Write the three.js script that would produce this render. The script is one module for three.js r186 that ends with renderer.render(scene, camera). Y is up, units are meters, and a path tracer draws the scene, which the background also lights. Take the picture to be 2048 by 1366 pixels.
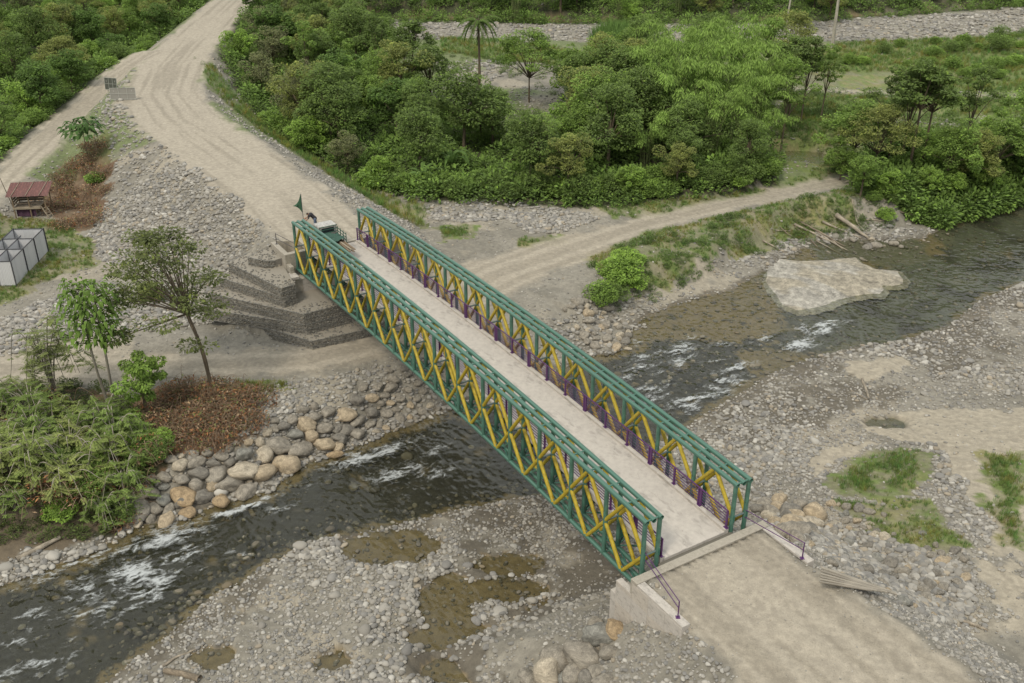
import * as THREE from 'three';
import { mergeGeometries, mergeVertices, toCreasedNormals } from 'three/addons/utils/BufferGeometryUtils.js';
import { RoundedBoxGeometry } from 'three/addons/geometries/RoundedBoxGeometry.js';

// ---------------------------------------------------------------- camera, sky, sun, exposure
const EYE = 39.469, PITCH = 0.4836, FOCAL = 2041.77;            // metres, radians, focal length for a 2048 wide picture
const scene = new THREE.Scene();
const camera = new THREE.PerspectiveCamera(2 * Math.atan(683 / FOCAL) * 180 / Math.PI, 2048 / 1366, 0.5, 4000);
camera.position.set(0, EYE, 0);
camera.rotation.x = -PITCH;
scene.add(camera);
const renderer = new THREE.WebGLRenderer({ antialias: true });
renderer.toneMapping = THREE.LinearToneMapping;
renderer.toneMappingExposure = 1.6;
renderer.shadowMap.enabled = true;
{ // bright overcast: brighter overhead than at the horizon, no patches
  const w = 64, h = 64, d = new Float32Array(w * h * 4);
  for (let j = 0; j < h; j++) for (let i = 0; i < w; i++) {
    const e = Math.sin(((j + .5) / h - .5) * Math.PI), k = e > 0 ? 0.36 + 0.52 * e : 0.22;
    d.set([k * 0.965, k * 1.0, k * 1.0, 1], (j * w + i) * 4);
  }
  const t = new THREE.DataTexture(d, w, h, THREE.RGBAFormat, THREE.FloatType);
  t.mapping = THREE.EquirectangularReflectionMapping; t.magFilter = THREE.LinearFilter; t.needsUpdate = true;
  scene.background = t; scene.environment = t;
}
const sun = new THREE.DirectionalLight(0xfff5e2, 1.5);
sun.position.set(-60, 150, 20); sun.target.position.set(0, 0, -80);
sun.castShadow = true; sun.shadow.radius = 24; sun.shadow.mapSize.set(2048, 2048);
Object.assign(sun.shadow.camera, { left: -150, right: 150, top: 150, bottom: -150, near: 1, far: 500 });
scene.add(sun, sun.target);

// ---------------------------------------------------------------- small helpers
function rng(seed) { let a = seed >>> 0; return () => { a = a + 0x6D2B79F5 | 0; let t = Math.imul(a ^ a >>> 15, 1 | a); t = t + Math.imul(t ^ t >>> 7, 61 | t) ^ t; return ((t ^ t >>> 14) >>> 0) / 4294967296; }; }
const V3 = (x, y, z) => new THREE.Vector3(x, y, z);
const clamp = (x, a = 0, b = 1) => Math.min(b, Math.max(a, x));
const sst = (a, b, x) => { const t = clamp((x - a) / (b - a)); return t * t * (3 - 2 * t); };
const lerp = (a, b, t) => a + (b - a) * t;
const LAT = (() => { const r = rng(77), a = new Float32Array(65536); for (let i = 0; i < 65536; i++) a[i] = r(); return a; })();
function vn(x, y) { // value noise 0..1
  const xi = Math.floor(x), yi = Math.floor(y), fx = x - xi, fy = y - yi, u = fx * fx * (3 - 2 * fx), v = fy * fy * (3 - 2 * fy);
  const a = LAT[(xi & 255) + ((yi & 255) << 8)], b = LAT[((xi + 1) & 255) + ((yi & 255) << 8)], c = LAT[(xi & 255) + (((yi + 1) & 255) << 8)], d = LAT[((xi + 1) & 255) + (((yi + 1) & 255) << 8)];
  return a + (b - a) * u + (c - a) * v + (a - b - c + d) * u * v;
}
function fbm(x, y, o = 4) { let s = 0, k = .5, n = 0; for (let i = 0; i < o; i++) { s += k * vn(x, y); n += k; k *= .5; x = x * 2.03 + 17.1; y = y * 2.03 + 9.7; } return s / n; }
// where a survey mark of the photograph meets the level h: [x, z]
const CP = Math.cos(PITCH), SP = Math.sin(PITCH);
function site(u, v, h = 0) { const a = (u - 1024) / FOCAL, b = (683 - v) / FOCAL, t = (h - EYE) / (b * CP - SP); return [a * t, -(CP + b * SP) * t]; }
const poly = (h, ...p) => { const q = []; for (let i = 0; i < p.length; i += 2) q.push(site(p[i], p[i + 1], h)); q.box = [Math.min(...q.map(a => a[0])), Math.max(...q.map(a => a[0])), Math.min(...q.map(a => a[1])), Math.max(...q.map(a => a[1]))]; return q; };
function inside(q, x, z) {
  const b = q.box; if (x < b[0] || x > b[1] || z < b[2] || z > b[3]) return false;
  let c = false;
  for (let i = 0, j = q.length - 1; i < q.length; j = i++) { const a = q[i], e = q[j]; if ((a[1] > z) !== (e[1] > z) && x < (e[0] - a[0]) * (z - a[1]) / (e[1] - a[1]) + a[0]) c = !c; }
  return c;
}
function nearest(pl, x, z, out) { // distance to a polyline; out = interpolated attributes
  let best = 1e9;
  for (let i = 0; i + 1 < pl.length; i++) {
    const a = pl[i], b = pl[i + 1], dx = b[0] - a[0], dz = b[1] - a[1];
    const t = clamp(((x - a[0]) * dx + (z - a[1]) * dz) / (dx * dx + dz * dz)), ex = x - a[0] - dx * t, ez = z - a[1] - dz * t, d = ex * ex + ez * ez;
    if (d < best) { best = d; if (out) for (let k = 2; k < a.length; k++) out[k - 2] = a[k] + (b[k] - a[k]) * t; }
  }
  return Math.sqrt(best);
}
const taken = {};
function numbered(n) { if (!(n in taken)) { taken[n] = 0; return n; } taken[n]++; return n + '_' + String(taken[n]).padStart(3, '0'); }
function tag(o, label, category, group, kind) { o.userData.label = label; if (category) o.userData.category = category; if (group) o.userData.group = group; if (kind) o.userData.kind = kind; return o; }
function shadows(o) { o.traverse(m => { if (m.isMesh) { m.castShadow = true; m.receiveShadow = true; } }); return o; }
function thing(name, label, category, group, pos = [0, 0, 0], turn = 0) { const g = new THREE.Group(); g.name = numbered(name); g.position.set(...pos); g.rotation.y = turn; tag(g, label, category, group); scene.add(g); return g; }
function part(parent, name, geo, mat) { const m = new THREE.Mesh(geo, mat); m.name = name; m.castShadow = m.receiveShadow = true; parent.add(m); return m; }
function single(name, label, category, group, geo, mat, pos = [0, 0, 0]) { const m = new THREE.Mesh(geo, mat); m.name = numbered(name); m.castShadow = m.receiveShadow = true; m.position.set(...pos); tag(m, label, category, group); scene.add(m); return m; }
function structure(name, geo, mat) { const m = new THREE.Mesh(geo, mat); m.name = name; m.castShadow = m.receiveShadow = true; m.userData.kind = 'structure'; scene.add(m); return m; }
const lin = (r, g, b) => new THREE.Color().setRGB(r, g, b);
const mat = (r, g, b, o = {}) => new THREE.MeshStandardMaterial({ color: lin(r, g, b), roughness: .9, ...o });
function dataTex(w, h, f, srgb, rep) { const d = new Uint8Array(w * h * 4); for (let j = 0; j < h; j++) for (let i = 0; i < w; i++) { const c = f(i, j); const k = (j * w + i) * 4; d[k] = clamp(c[0], 0, 255); d[k + 1] = clamp(c[1], 0, 255); d[k + 2] = clamp(c[2], 0, 255); d[k + 3] = c.length > 3 ? clamp(c[3], 0, 255) : 255; } const t = new THREE.DataTexture(d, w, h); t.magFilter = THREE.LinearFilter; t.minFilter = THREE.LinearMipmapLinearFilter; t.generateMipmaps = true; if (rep) { t.wrapS = t.wrapT = THREE.RepeatWrapping; } if (srgb) t.colorSpace = THREE.SRGBColorSpace; t.needsUpdate = true; return t; }
function tvn(x, y, p) { // tileable value noise, period p cells
  const xi = Math.floor(x), yi = Math.floor(y), fx = x - xi, fy = y - yi, u = fx * fx * (3 - 2 * fx), v = fy * fy * (3 - 2 * fy), q = n => ((n % p) + p) % p, s = (p * 31) & 127;
  const L = (a, b) => LAT[((q(a) + s) & 255) + (((q(b) + s) & 255) << 8)];
  const a = L(xi, yi), b = L(xi + 1, yi), c = L(xi, yi + 1), d = L(xi + 1, yi + 1);
  return a + (b - a) * u + (c - a) * v + (a - b - c + d) * u * v;
}
// grain textures, tiling
const grainAt = (i, j, n) => .07 * tvn(i / n * 9, j / n * 9, 9) + .40 * tvn(i / n * 37, j / n * 37, 37) + .22 * tvn(i / n * 111, j / n * 111, 111) + .16 * tvn(i / n * 250, j / n * 250, 250);
const GRAIN = dataTex(1024, 1024, (i, j) => { const g = clamp(.5 + (grainAt(i, j, 1024) - .5) * 1.9), s = tvn(i / 1024 * 210, j / 1024 * 210, 210); const k = 212 + g * 36 + (s > .86 ? 14 : s < .12 ? -22 : 0); return [k, k * .995, k * .985]; }, true, true);
const BUMP = dataTex(512, 512, (i, j) => { const g = grainAt(i, j, 512) * 255; return [g, g, g]; }, false, true);
const withRep = (t, r) => { const c = t.clone(); c.repeat.set(r, r); c.needsUpdate = true; return c; };

// ---------------------------------------------------------------- the bridge's own frame: a metres from the far end (0) to the near end (45), s metres across from the left truss's outer plane
const B0 = [-17.41, -76.35], BD = [23.6 / 45, 38.32 / 45], BN = [0.8514, -0.5245], BY = 6, LEN = 45, TW = .87, GAP = 4.75, TH = 4.03, WIDE = 2 * TW + GAP;
const camber = a => .57 * (1 - ((a - 22.5) / 22.5) ** 2);
const bp = (a, s) => [B0[0] + BD[0] * a + BN[0] * s, B0[1] + BD[1] * a + BN[1] * s];
const ab = (x, z) => { const dx = x - B0[0], dz = z - B0[1]; return [dx * BD[0] + dz * BD[1], dx * BN[0] + dz * BN[1]]; };
const DECK = BY + 1.36;

// ---------------------------------------------------------------- the lie of the land
// river banks, from upstream (right) to downstream (left): x, z, width of the beach, width of the rise, height of the bank
const up = (u, v, s, r, b) => [...site(u, v, 0), s, r, b];
const UPPER = [up(2700, 300, 1, 4, 2.3), up(2048, 408, 1, 4, 2.3), up(1900, 447, 1.5, 4, 2.3), up(1850, 478, 2, 4, 2.3), up(1740, 482, 2.5, 4, 2.3), up(1640, 480, 2.5, 3, 2.2), up(1560, 520, 2.4, 2.6, 2.1), up(1470, 580, 2.2, 2.6, 2), up(1380, 600, 2, 3, 2), up(1290, 634, 1.5, 4, 2), up(1262, 660, 1, 5, 2), up(1262, 695, .8, 6, 2), up(1190, 714, .8, 7, 2), up(1050, 765, .8, 6, 2), up(900, 822, .3, 6, 2), up(800, 858, .3, 5, 2), up(720, 893, .2, 4.6, 2.1), up(600, 935, .2, 4.4, 2.2), up(540, 985, .2, 4.4, 2.2), up(440, 1012, .2, 4.4, 2.2), up(370, 1040, .2, 4.6, 2.2), up(270, 1058, .3, 5, 2.2), up(235, 1085, 1, 5, 2.2), up(180, 1108, 2.5, 4, 2.2), up(100, 1140, 3.6, 3, 2.2), up(0, 1175, 4.2, 3, 2.2), up(-250, 1270, 4.2, 3, 2.2), up(-900, 1500, 4, 3, 2.2)];
const lo = (u, v) => site(u, v, 0);
const LOWER = [lo(2700, 420), lo(2048, 565), lo(1960, 602), lo(1900, 650), lo(1800, 682), lo(1720, 692), lo(1640, 712), lo(1540, 747), lo(1470, 792), lo(1390, 842), lo(1330, 880), lo(1200, 960), lo(1100, 988), lo(1000, 1003), lo(900, 1022), lo(820, 1042), lo(700, 1068), lo(620, 1085), lo(560, 1115), lo(500, 1155), lo(420, 1195), lo(370, 1240), lo(310, 1290), lo(230, 1350), lo(150, 1420), lo(50, 1520), lo(-300, 1900)];
const RIVER = [...UPPER.map(p => [p[0], p[1]]), ...[...LOWER].reverse()];
RIVER.box = [Math.min(...RIVER.map(a => a[0])), Math.max(...RIVER.map(a => a[0])), Math.min(...RIVER.map(a => a[1])), Math.max(...RIVER.map(a => a[1]))];
const rd = (u, v, h, w) => [...site(u, v, h), h, w];
const FAR_ROAD = [[...bp(-.6, WIDE / 2), 7.3, 3.9], rd(560, 384, 7.3, 4.4), rd(440, 300, 7.3, 4.9), rd(352, 238, 7.3, 5.2), rd(318, 190, 7.4, 5.4), rd(342, 130, 7.5, 4.8), rd(396, 70, 7.6, 4.4), rd(455, 12, 7.8, 4.4), rd(520, -45, 8, 4.4)];
const LOW_ROAD = [rd(-260, 600, 2.6, 2.7), rd(-20, 382, 3.1, 2.7), rd(80, 284, 4, 2.6), rd(160, 218, 5, 2.6), rd(232, 152, 6.4, 2.6), rd(300, 108, 7.4, 3)];
const NEAR_ROAD = [[...bp(45.6, WIDE / 2), 7.27, 3.7], [...bp(52, WIDE / 2), 7.1, 4.2], [...bp(60, WIDE / 2 + .5), 6.6, 5], [...bp(85, WIDE / 2 + 2), 5.6, 5]];
const TRACK = [rd(-300, 735, 2, 2.4), rd(0, 738, 2, 2.4), rd(200, 735, 2, 2.2), rd(400, 728, 2, 2.3), rd(600, 722, 2, 2.3), rd(740, 690, 2, 2.4), rd(880, 610, 2, 2.6), rd(1000, 545, 2, 4.2), rd(1130, 500, 2, 3), rd(1290, 447, 2, 2.1), rd(1440, 412, 2, 1.9), rd(1560, 388, 2, 1.8), rd(1670, 364, 2, 1.8), rd(1800, 335, 2, 1.8)];
const FAR_TRACK = [rd(1500, 178, 2.2, 1.4), rd(1760, 196, 2.2, 1.4), rd(2048, 200, 2.2, 1.4), rd(2300, 195, 2.2, 1.4)];
const FAR_BED = [rd(700, 54, .5, 13), rd(870, 62, .5, 13), rd(1200, 66, .5, 14), rd(1500, 66, .5, 15), rd(1800, 56, .5, 16), rd(2048, 42, .5, 16), rd(2400, 24, .5, 16)];
const FAR_STREAM = [rd(600, 30, 0, 1.2), rd(880, 38, 0, 1.3), rd(1250, 46, 0, 1.3), rd(1600, 42, 0, 1.4), rd(1850, 24, 0, 1.3), rd(2048, 12, 0, 1.4), rd(2400, 0, 0, 1.4)];
const bump2 = (x, z, c, rx, rz) => Math.exp(-(((x - c[0]) / rx) ** 2 + ((z - c[1]) / rz) ** 2));
const POOLS = [[site(785, 1098, 0), 2.1, 1.0], [site(890, 1210, 0), 1.1, 1.9], [site(1000, 1180, 0), 2, .7], [site(960, 1280, 0), 3.2, .7], [site(920, 1345, 0), 1.4, .8], [site(1120, 1240, 0), 1.4, 1], [site(1775, 832, .7), 1.5, .9], [site(430, 1320, 0), .9, .6], [site(1020, 1130, 0), 1.6, .6], [site(660, 1325, 0), .8, .5]].map(([c, a, b], i) => i === 6 ? [c, a, b] : [c, a * 1.4, b * 1.5]);
const POND = [site(1602, 318, 1.5), 4.4, 3.6];
// stepped gabions in front of the far abutment: top level, front edge (left end, bend, right end)
const TIERS = [[2.75, [[524, 652], [623, 681], [740, 656], [800, 625]]], [3.62, [[407, 616], [612, 648], [712, 622], [760, 600]]], [4.55, [[418, 585], [606, 627], [705, 602]]], [5.4, [[438, 553], [568, 594], [592, 586]]], [6.2, [[456, 524], [563, 575.5], [590, 567]]], [6.85, [[495, 513], [529, 520], [548, 519]]]].map(([top, f], i) => {
  const front = f.map(([u, v]) => site(u, v, top)), l = front[0], q = [...front, ...(i < 3 ? [bp(.2, 6), bp(-.4, 3)] : []), bp(-1.2, -.85), bp(-3.4, -.7), [l[0] + .5 * 2.6, l[1] - .87 * 2.6]];
  q.box = [Math.min(...q.map(a => a[0])), Math.max(...q.map(a => a[0])), Math.min(...q.map(a => a[1])), Math.max(...q.map(a => a[1]))];
  return { top, front, area: q };
});
const APRON = poly(2, 380, 640, 520, 680, 610, 712, 760, 690, 840, 640, 760, 600, 620, 600, 420, 600);
const atU = [0, 0, 0], atR = [0, 0];
function embank(line, x, z, slope, rough) { const d = nearest(line, x, z, atR), over = d - atR[1] - (rough - .5) * .9; return over <= 0 ? atR[0] : atR[0] - over * slope; }
function height(x, z) {
  const n1 = fbm(x * .11 + 5, z * .11, 4), n2 = vn(x * .9, z * .9), n3 = vn(x * 2.3 + 40, z * 2.3);
  const dU = nearest(UPPER, x, z, atU), dL = nearest(LOWER, x, z), inR = inside(RIVER, x, z);
  let h;
  if (inR) {
    const d = Math.min(dU, dL * .75), shoal = clamp(bump2(x, z, site(1390, 635, 0), 11, 6) * 1.4 + bump2(x, z, site(1640, 560, 0), 9, 5) + bump2(x, z, site(1540, 715, 0), 4, 2) * .8 + bump2(x, z, site(1760, 490, 0), 12, 6) * 1.2);
    h = -.05 - (1 - Math.exp(-d / 1.9)) * lerp(.85, .14, shoal) + (n2 - .5) * .16 + (n3 - .5) * .1;
  } else if (dU < dL) {
    const e = clamp((dU - atU[0]) / Math.max(atU[1], .1));
    h = Math.min(dU, atU[0]) * .16 + (n2 - .5) * .1 + (atU[2] + (n1 - .5) * .7 + (n2 - .5) * .1 - .1) * (e < .5 ? 2 * e * e : 1 - 2 * (1 - e) * (1 - e));
    if (z < -95) h += sst(-95, -140, z) * .35;
  } else {
    const k = sst(6, 22, dL);
    h = .04 + dL * .028 * (1 - k) + k * lerp(.62, 1.75, sst(9, 26, x)) + (n1 - .5) * .85 * sst(0, 5, dL) + (n2 - .5) * .09 + (n3 - .5) * .05;
    if (dL < 5) h = Math.max(h, .015 * dL + (n2 - .55) * .1);
    h = Math.max(h, .05 + (n2 - .5) * .06);
  }
  for (const [c, rx, rz] of POOLS) { const b = bump2(x + (n2 - .5) * .7, z + (n3 - .5) * .6, c, rx, rz); if (b > .02) h = lerp(h, -.11, sst(.1, .55, b)); }
  { const b = bump2(x + (n2 - .5), z, POND[0], POND[1], POND[2]); if (b > .02) h = lerp(h, 1.15, sst(.2, .5, b)); }
  if (z < -150) { // the second stream bed beyond the wood
    const d = nearest(FAR_BED, x, z, atR); if (d < atR[1] + 8) h = lerp(.45 + (n1 - .5) * .8 + (n2 - .5) * .3, h, sst(atR[1] - 2, atR[1] + 7, d));
    const e = nearest(FAR_STREAM, x, z, atR); h = lerp(-.25, h, sst(atR[1] * .6, atR[1] + 1.5, e));
    h += sst(-222, -330, z) * 10 * (.6 + .8 * n1);
  }
  if (x < -52) h += sst(-60, -110, x) * (2 + 6 * n1) * sst(-60, -110, z);
  // road banks
  const [a, s] = ab(x, z);
  let e = embank(FAR_ROAD, x, z, lerp(.56, .85, (s < 3 ? sst(-38, -26, x) : 0)) + .1 * n1, n1) + (n2 - .5) * .1 * sst(3, 6, nearest(FAR_ROAD, x, z));
  if (a > -.55) e = Math.min(e, 4.4 - (a + .55) * .75);
  let e2 = embank(NEAR_ROAD, x, z, .6 + .1 * n1, n1) + (n2 - .5) * .12;
  if (a < 45.6) e2 = Math.min(e2, 4.7 - (45.6 - a) * .62);
  if (s < -.6) e2 = Math.min(e2, 4.75 + clamp(a - 45, 0, 99) * .5 - (-.9 - s) * .75 + (n2 - .5) * .15);
  if (s > 7.1) e2 = Math.min(e2, 6.1 + Math.max(0, a - 48.3) * 1.0 - (s - 7.4) * .5 + (n2 - .5) * .15);
  const e3 = embank(LOW_ROAD, x, z, .45, n1);
  const t = nearest(TRACK, x, z, atR);
  h = lerp(1.98 + (n2 - .5) * .06, h, sst(atR[1] - .3, atR[1] + 1.8, t));
  h = Math.max(h, e, e2, e3);
  if (x < -5 && x > -32 && z < -62 && z > -88) { // cut back behind the stone cages
    let k = -1; TIERS.forEach((t, i) => { if (inside(t.area, x, z)) k = i; });
    if (k >= 0) h = Math.min(h, TIERS[k].top - .3); else if (inside(APRON, x, z)) h = Math.min(h, 2.02 + (n2 - .5) * .1);
  }
  return h;
}

// ---------------------------------------------------------------- what grows or lies where
const ZONE = {
  grass: [poly(3, 375, 170, 420, 175, 480, 225, 600, 290, 720, 360, 860, 402, 860, 442, 760, 425, 690, 395, 600, 340, 480, 268, 395, 215), poly(2.4, -40, 430, 120, 440, 180, 470, 190, 530, 100, 560, 20, 600, -40, 610), poly(2, 460, 760, 590, 765, 590, 790, 500, 805, 455, 790), poly(2, 870, 452, 950, 455, 960, 475, 880, 485), poly(2, 1030, 478, 1130, 470, 1140, 485, 1040, 505), poly(1.8, 1700, 900, 1760, 866, 1850, 872, 1862, 940, 1830, 970, 1780, 985, 1700, 960, 1650, 935), poly(1.8, 1670, 975, 1780, 985, 1850, 980, 1900, 1060, 1950, 1095, 1880, 1100, 1740, 1060, 1690, 1010), poly(1.8, 1955, 885, 2060, 900, 2060, 1110, 2000, 1080, 1970, 1000), poly(1.8, 1965, 995, 1990, 1000, 2050, 1090, 2010, 1100), poly(2, 1160, 515, 1280, 465, 1480, 425, 1640, 392, 1700, 380, 1720, 420, 1560, 460, 1440, 500, 1330, 545, 1290, 560, 1200, 550), poly(2, 1180, 412, 1330, 405, 1560, 375, 1680, 320, 1680, 352, 1530, 384, 1300, 438, 1230, 440), poly(2.2, 880, 72, 1000, 80, 1180, 115, 1240, 118, 1240, 150, 1000, 130, 880, 110), poly(2.2, 1560, 110, 1750, 88, 2100, 70, 2100, 165, 1900, 160, 1750, 150, 1600, 150), poly(2.2, 1560, 205, 1700, 200, 2100, 205, 2100, 235, 1900, 240, 1560, 260), poly(2, 1540, 240, 1720, 230, 1780, 300, 1680, 300, 1560, 285), poly(2.2, 1880, 165, 2100, 165, 2100, 190, 1880, 190)],
  wood: [poly(2.2, 442, 120, 465, 215, 590, 298, 720, 372, 850, 400, 1000, 408, 1180, 415, 1330, 405, 1540, 372, 1560, 340, 1520, 250, 1550, 190, 1400, 160, 1280, 150, 1180, 170, 1130, 230, 1060, 290, 930, 260, 850, 200, 790, 140, 800, 90, 700, 50, 600, -30, 540, -30, 490, 30), poly(6, -60, 330, 0, 300, 60, 265, 150, 195, 230, 130, 300, 85, 380, 40, 440, -20, 300, -60, -60, -60), poly(2.4, 600, 22, 860, 26, 1000, 28, 1300, 33, 1600, 29, 1840, 10, 2050, -2, 2250, -8, 2250, -26, 600, -26), poly(2, 1670, 345, 1720, 380, 1800, 410, 1900, 425, 2048, 385, 2100, 360, 2100, 290, 1900, 300, 1780, 310)],
  brush: [poly(2.2, 300, 780, 520, 765, 530, 820, 500, 880, 400, 900, 330, 920, 260, 880, 240, 820), poly(3.6, 110, 330, 230, 300, 235, 350, 190, 420, 150, 440, 115, 420, 60, 390)],
  bush: [poly(2.2, -80, 770, 60, 760, 200, 770, 270, 830, 330, 900, 240, 1010, 100, 1030, -80, 1060)],
  mud: [poly(.6, -40, 1040, 120, 1020, 240, 1030, 180, 1075, 60, 1095, -40, 1120)],
  sand: [poly(1.5, 1715, 800, 1850, 795, 2060, 800, 2080, 1000, 2060, 1150, 1990, 1120, 1960, 1000, 1900, 920, 1860, 870, 1760, 850), poly(1.2, 1620, 885, 1760, 860, 1700, 900, 1640, 940), poly(1.6, 1960, 1120, 2060, 1150, 2060, 1300, 1980, 1180), poly(1.2, 1700, 705, 1800, 690, 1830, 715, 1720, 735), poly(1.2, 1560, 380, 1, 1)],
  concrete: [],
};
const WETBAR = poly(.3, 640, 1060, 900, 1020, 1240, 985, 1260, 1200, 1200, 1400, 800, 1400, 840, 1150);
const zone = (k, x, z, wob = 1) => { const ox = (fbm(x * .7, z * .7, 3) - .5) * 2.4 * wob, oz = (fbm(x * .7 + 31, z * .7 + 13, 3) - .5) * 2.4 * wob; for (const q of ZONE[k]) if (inside(q, x + ox, z + oz)) return true; return false; };
const roadness = (line, x, z, soft) => { const d = nearest(line, x, z, atR); return 1 - sst(atR[1] - soft, atR[1] + soft * .4, d + (fbm(x * .8, z * .8, 4) - .5) * 2.6); };
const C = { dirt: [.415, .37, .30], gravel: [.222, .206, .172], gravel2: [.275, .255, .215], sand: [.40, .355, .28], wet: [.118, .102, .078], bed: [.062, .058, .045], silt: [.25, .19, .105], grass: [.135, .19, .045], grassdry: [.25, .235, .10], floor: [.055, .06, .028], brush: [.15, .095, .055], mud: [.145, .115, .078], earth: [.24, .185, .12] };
const mix3 = (a, b, t) => [a[0] + (b[0] - a[0]) * t, a[1] + (b[1] - a[1]) * t, a[2] + (b[2] - a[2]) * t];
function ground(x, z, h) {
  const n = fbm(x * .35, z * .35, 4), f = fbm(x * 1.7 + 3, z * 1.7, 3), g = vn(x * 5.1, z * 5.1);
  let c = mix3(C.gravel, C.gravel2, sst(.35, .65, n));
  c = mix3(c, C.sand, sst(.58, .66, fbm(x * .22 + 60, z * .3, 3)) * .6);
  if (zone('sand', x, z)) c = mix3(c, C.sand, .85);
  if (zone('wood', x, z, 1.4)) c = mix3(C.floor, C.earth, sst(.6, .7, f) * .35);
  else if (zone('grass', x, z)) { const t = sst(.42, .6, f * .7 + n * .3); c = mix3(mix3(c, C.earth, .4), mix3(C.grass, C.grassdry, sst(.45, .75, n)), .35 + .6 * t); }
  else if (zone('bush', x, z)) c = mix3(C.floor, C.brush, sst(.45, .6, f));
  else if (zone('brush', x, z)) c = mix3(C.brush, C.earth, sst(.5, .62, f) * .5);
  if (zone('mud', x, z)) c = C.mud;
  if (z < -112 && x > 18 && !zone('wood', x, z) && nearest(FAR_BED, x, z) > 13) c = mix3(c, mix3([.17, .225, .06], C.grassdry, sst(.4, .62, f)), .45 + .5 * sst(.38, .55, n));
  if (z < -108 && !zone('wood', x, z)) c = mix3(c, C.grass, sst(.36, .54, fbm(x * .13 + 9, z * .13, 3)) * .7);
  const r = Math.max(roadness(FAR_ROAD, x, z, .9), roadness(NEAR_ROAD, x, z, 1), roadness(LOW_ROAD, x, z, .8), roadness(TRACK, x, z, 1.0) * .92, roadness(FAR_TRACK, x, z, .5) * .8);
  if (r > 0) { const dr = Math.min(nearest(FAR_ROAD, x, z), nearest(NEAR_ROAD, x, z), nearest(TRACK, x, z), nearest(LOW_ROAD, x, z)), st = fbm(dr * 2.1 + 3, (x + z) * .05, 3), nr = nearest(NEAR_ROAD, x, z) < 9 ? .96 : 1; c = mix3(c, mix3(mix3(C.dirt, [.30, .265, .21], sst(.46, .64, st) * .75), [.36, .32, .26], sst(.5, .7, f * .4 + n * .6) * .3), r); if (nr < 1) c = [c[0] * lerp(1, nr, r), c[1] * lerp(1, nr, r), c[2] * lerp(1, nr, r)]; }
  if (r < .3 && h > 0 && h < 1 && inside(WETBAR, x, z)) c = mix3(c, C.wet, sst(.47, .56, fbm(x * .5 + 70, z * .7, 4)) * .85);
  if (z < -195) c = mix3(c, C.gravel2, (1 - sst(10, 15, nearest(FAR_BED, x, z))) * .95);
  // wet margins and the bed: outlines broken by noise
  const wl = h + (f - .5) * .14;
  if (h < .6) c = mix3(c, C.wet, (1 - sst(.07, .13, wl)) * .85);
  if (h < 0) c = mix3(C.silt, C.bed, sst(.4, .56, fbm(x * .5 + 11, z * .5, 4) + (h < -.26 ? .25 : -.3) + (g - .5) * .12)); if (h < 0 && x > 18) c = mix3(c, [.15, .155, .115], sst(18, 30, x) * sst(.3, .5, n) * .8);  // dark cobbles against silt; deep bed darkened for light the water would absorb
  const k = r > .5 ? .95 + .1 * g : .86 + .28 * g;
  return [c[0] * k, c[1] * k, c[2] * k];
}
{ // one sheet, finer where the camera is near
  const xs = [], zs = [];
  for (let x = -62; x <= 68; x += .26) xs.push(x);
  for (let x = 68.4, d = .5; x < 1600; d *= 1.09, x += d) xs.push(x);
  for (let x = -62.4, d = .5; x > -1600; d *= 1.09, x -= d) xs.unshift(x);
  for (let z = -29; z >= -96; z -= .24) zs.push(z);
  for (let z = -96.3, d = .3; z > -250; d = Math.min(1.6, d * 1.012), z -= d) zs.push(z);
  for (let z = -252, d = 2; z > -2600; d *= 1.15, z -= d) zs.push(z);
  for (let z = -28.5, d = .5; z < 600; d *= 1.2, z += d) zs.unshift(z);
  const nx = xs.length, nz = zs.length, P = new Float32Array(nx * nz * 3), K = new Float32Array(nx * nz * 3), T = new Float32Array(nx * nz * 2), I = new Uint32Array((nx - 1) * (nz - 1) * 6);
  for (let j = 0, k = 0; j < nz; j++) for (let i = 0; i < nx; i++, k++) {
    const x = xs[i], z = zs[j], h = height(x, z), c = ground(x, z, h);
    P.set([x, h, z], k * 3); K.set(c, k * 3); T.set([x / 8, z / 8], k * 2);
  }
  for (let j = 0, k = 0; j + 1 < nz; j++) for (let i = 0; i + 1 < nx; i++) { const a = j * nx + i; I[k++] = a; I[k++] = a + 1; I[k++] = a + nx; I[k++] = a + 1; I[k++] = a + nx + 1; I[k++] = a + nx; }
  const g = new THREE.BufferGeometry();
  g.setAttribute('position', new THREE.BufferAttribute(P, 3)); g.setAttribute('color', new THREE.BufferAttribute(K, 3)); g.setAttribute('uv', new THREE.BufferAttribute(T, 2)); g.setIndex(new THREE.BufferAttribute(I, 1)); g.computeVertexNormals();
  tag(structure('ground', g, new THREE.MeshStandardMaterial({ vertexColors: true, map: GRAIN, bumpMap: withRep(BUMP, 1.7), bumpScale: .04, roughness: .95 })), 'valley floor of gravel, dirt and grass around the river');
  console.log('ground', nx, nz);
}
const land = (x, z) => height(x, z);
const on = (u, v, h0 = 2) => { // the surveyed mark brought down to the land itself
  let h = h0; for (let i = 0; i < 12; i++) { const [x, z] = site(u, v, h); h = lerp(h, height(x, z), .6); } const [x, z] = site(u, v, h); return V3(x, h, z);
};
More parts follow.
